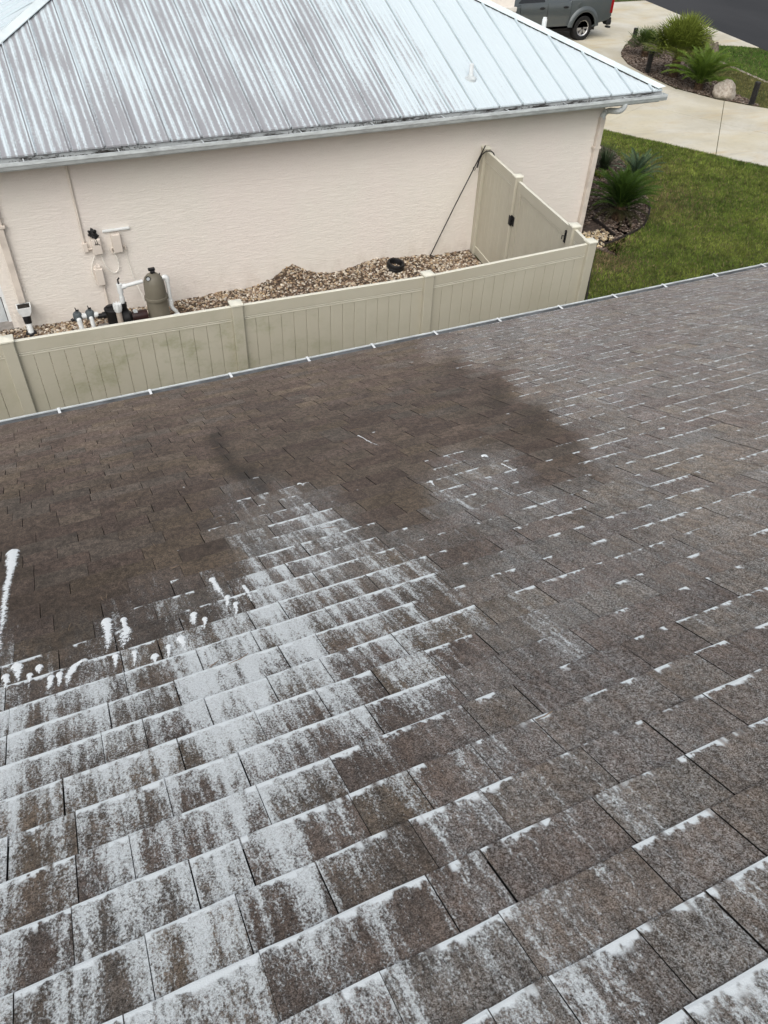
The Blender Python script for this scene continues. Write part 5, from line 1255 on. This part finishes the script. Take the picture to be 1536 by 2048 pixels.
# greenhouse
m = MB(); zr_ = 1.76
lowr = [(-1.35, 1.16), (1.0, 1.20)]
V = [(-1.45, -.86, 1.15), (1.02, -.88, 1.19), (1.02, .88, 1.19), (-1.45, .86, 1.15), (-.62, -.68, zr_), (.72, -.70, zr_), (.72, .70, zr_), (-.62, .68, zr_)]
m.add(V, [(0, 1, 5, 4), (1, 2, 6, 5), (2, 3, 7, 6), (3, 0, 4, 7), (4, 5, 6, 7)]); tp('cab', m, M['paint'])
for (xa, xb, xc_, xd) in ((-1.12, -.06, -.06, -.56), (.04, .86, .62, .04)):
    m = MB()
    def yz(z): return -.865+(z-1.15)/(zr_-1.15)*.175-.012
    m.add([(xa, yz(1.22), 1.22), (xb, yz(1.22), 1.22), (xc_, yz(1.70), 1.70), (xd, yz(1.70), 1.70)], [(0, 1, 2, 3)]); tp('side_window', m, M['glass'], fix=False)
m = MB(); m.add([(-1.40, -.74, 1.19), (-1.40, .74, 1.19), (-.70, .62, 1.73), (-.70, -.62, 1.73)], [(0, 1, 2, 3)]); o = tp('windscreen', m, M['glass'], fix=False); o.location.x = -.03
# bed opening
m = MB(); m.box((1.12, -.78, 1.272), (XRW+1.08, .78, 1.276)); tp('bed_liner', m, M['trimblack'])
m = MB(); m.box((XFW-.55, -HWT+.14, .30), (XRW+.62, HWT-.14, .455)); m.box((XRW-.5, -HWT+.30, .35), (XRW+.5, HWT-.30, .9)); tp('underbody', m, M['trimblack'])
m = MB(); m.cbox((XFW+.60, -HWT+.01, .40), (XRW-.62, -HWT+.06, .459), .01); tp('sill', m, M['trimblack'])
# bumper and lamps
m = MB(); m.cbox((XRW+1.06, -HWT+.06, .47), (XRW+1.26, HWT-.06, .66), .03); m.cbox((XRW+1.02, -HWT-.01, .44), (XRW+1.22, -HWT+.26, .60), .03); bu = tp('bumper', m, M['trimblack'])
m = MB(); m.cbox((XRW+1.10, -HWT+.0, .34), (XRW+1.24, -HWT+.20, .40), .02); m.build('bumper_step', M['trimblack'], bu)
m = MB(); m.cbox((XRW+1.055, -HWT-.008, .80), (XRW+1.185, -HWT+.16, 1.24), .018); tp('tail_lamp', m, M['red'])
m = MB(); m.cbox((XRW+1.055, HWT-.16, .80), (XRW+1.185, HWT+.008, 1.24), .018); tp('tail_lamp', m, M['red'])
m = MB(); m.cbox((XFW-.93, -HWT+.04, .82), (XFW-.80, -HWT+.40, .95), .02); tp('headlight', m, M['glass'])
m = MB(); m.cbox((XFW-.93, HWT-.40, .82), (XFW-.80, HWT-.04, .95), .02); tp('headlight', m, M['glass'])
# wheels
tm = MB(); RW = .395
tm.lathe([(.235, -.125), (.30, -.135), (.36, -.130), (RW-.012, -.105), (RW, -.07), (RW, .07), (RW-.012, .105), (.36, .13), (.235, .125)], n=40, axis='y', closed=True)
for i in range(40):
    a_ = 2*math.pi*i/40
    for y0 in (-.10, .03):
        c, s_ = math.cos(a_), math.sin(a_); q = Vector((c*(RW+.001), y0, s_*(RW+.001))); t_ = Vector((-s_, 0, c))*.018; r_ = Vector((c, 0, s_))*.010
        tm.add([q-t_-r_, q+t_-r_, q+t_+Vector((0, .07, 0))-r_, q-t_+Vector((0, .07, 0))-r_, q-t_+r_*.5, q+t_+r_*.5, q+t_+Vector((0, .07, 0))+r_*.5, q-t_+Vector((0, .07, 0))+r_*.5], [(4, 5, 6, 7), (0, 1, 5, 4), (1, 2, 6, 5), (2, 3, 7, 6), (3, 0, 4, 7)])
tyre_me = tm.mesh('tyre', M['tyre'], True)
rm = MB(); rm.lathe([(.001, -.03), (.20, -.03), (.235, -.115), (.245, -.125), (.245, -.06), (.245, .12), (.001, .12)], n=32, axis='y', mi=1)
rm.lathe([(.205, -.104), (.236, -.122), (.246, -.128), (.248, -.118), (.236, -.10)], n=40, axis='y', closed=True)
rm.lathe([(.001, -.115), (.035, -.115), (.042, -.10), (.042, -.03)], n=16, axis='y', mi=1)
for i in range(6):
    for off in (-.16, .16):
        a_ = i*math.pi/3+.2; a2 = a_+off
        p0 = Vector((math.cos(a_+off*.5)*.045, -.10, math.sin(a_+off*.5)*.045)); p1 = Vector((math.cos(a2)*.232, -.112, math.sin(a2)*.232)); d_ = (p1-p0).normalized(); sd = d_.cross(Vector((0, 1, 0)))
        V = []
        for p_, w_ in ((p0, .020), (p1, .026)): V += [p_-sd*w_, p_+sd*w_, p_+sd*w_*1.1+Vector((0, .06, 0)), p_-sd*w_*1.1+Vector((0, .06, 0))]
        rm.add(V, [(0, 1, 5, 4), (1, 2, 6, 5), (3, 0, 4, 7), (2, 3, 7, 6)])
rim_me = rm.mesh('rim', [M['alloy'], M['rimdark']], False)
for x in (XRW, XFW):
    for sg_ in (-1, 1):
        wq = link('wheel', tyre_me, truck, (x, sg_*(HWT-.115), RW)); wq.rotation_euler[2] = 0 if sg_ < 0 else math.pi
        link('rim', rim_me, wq)
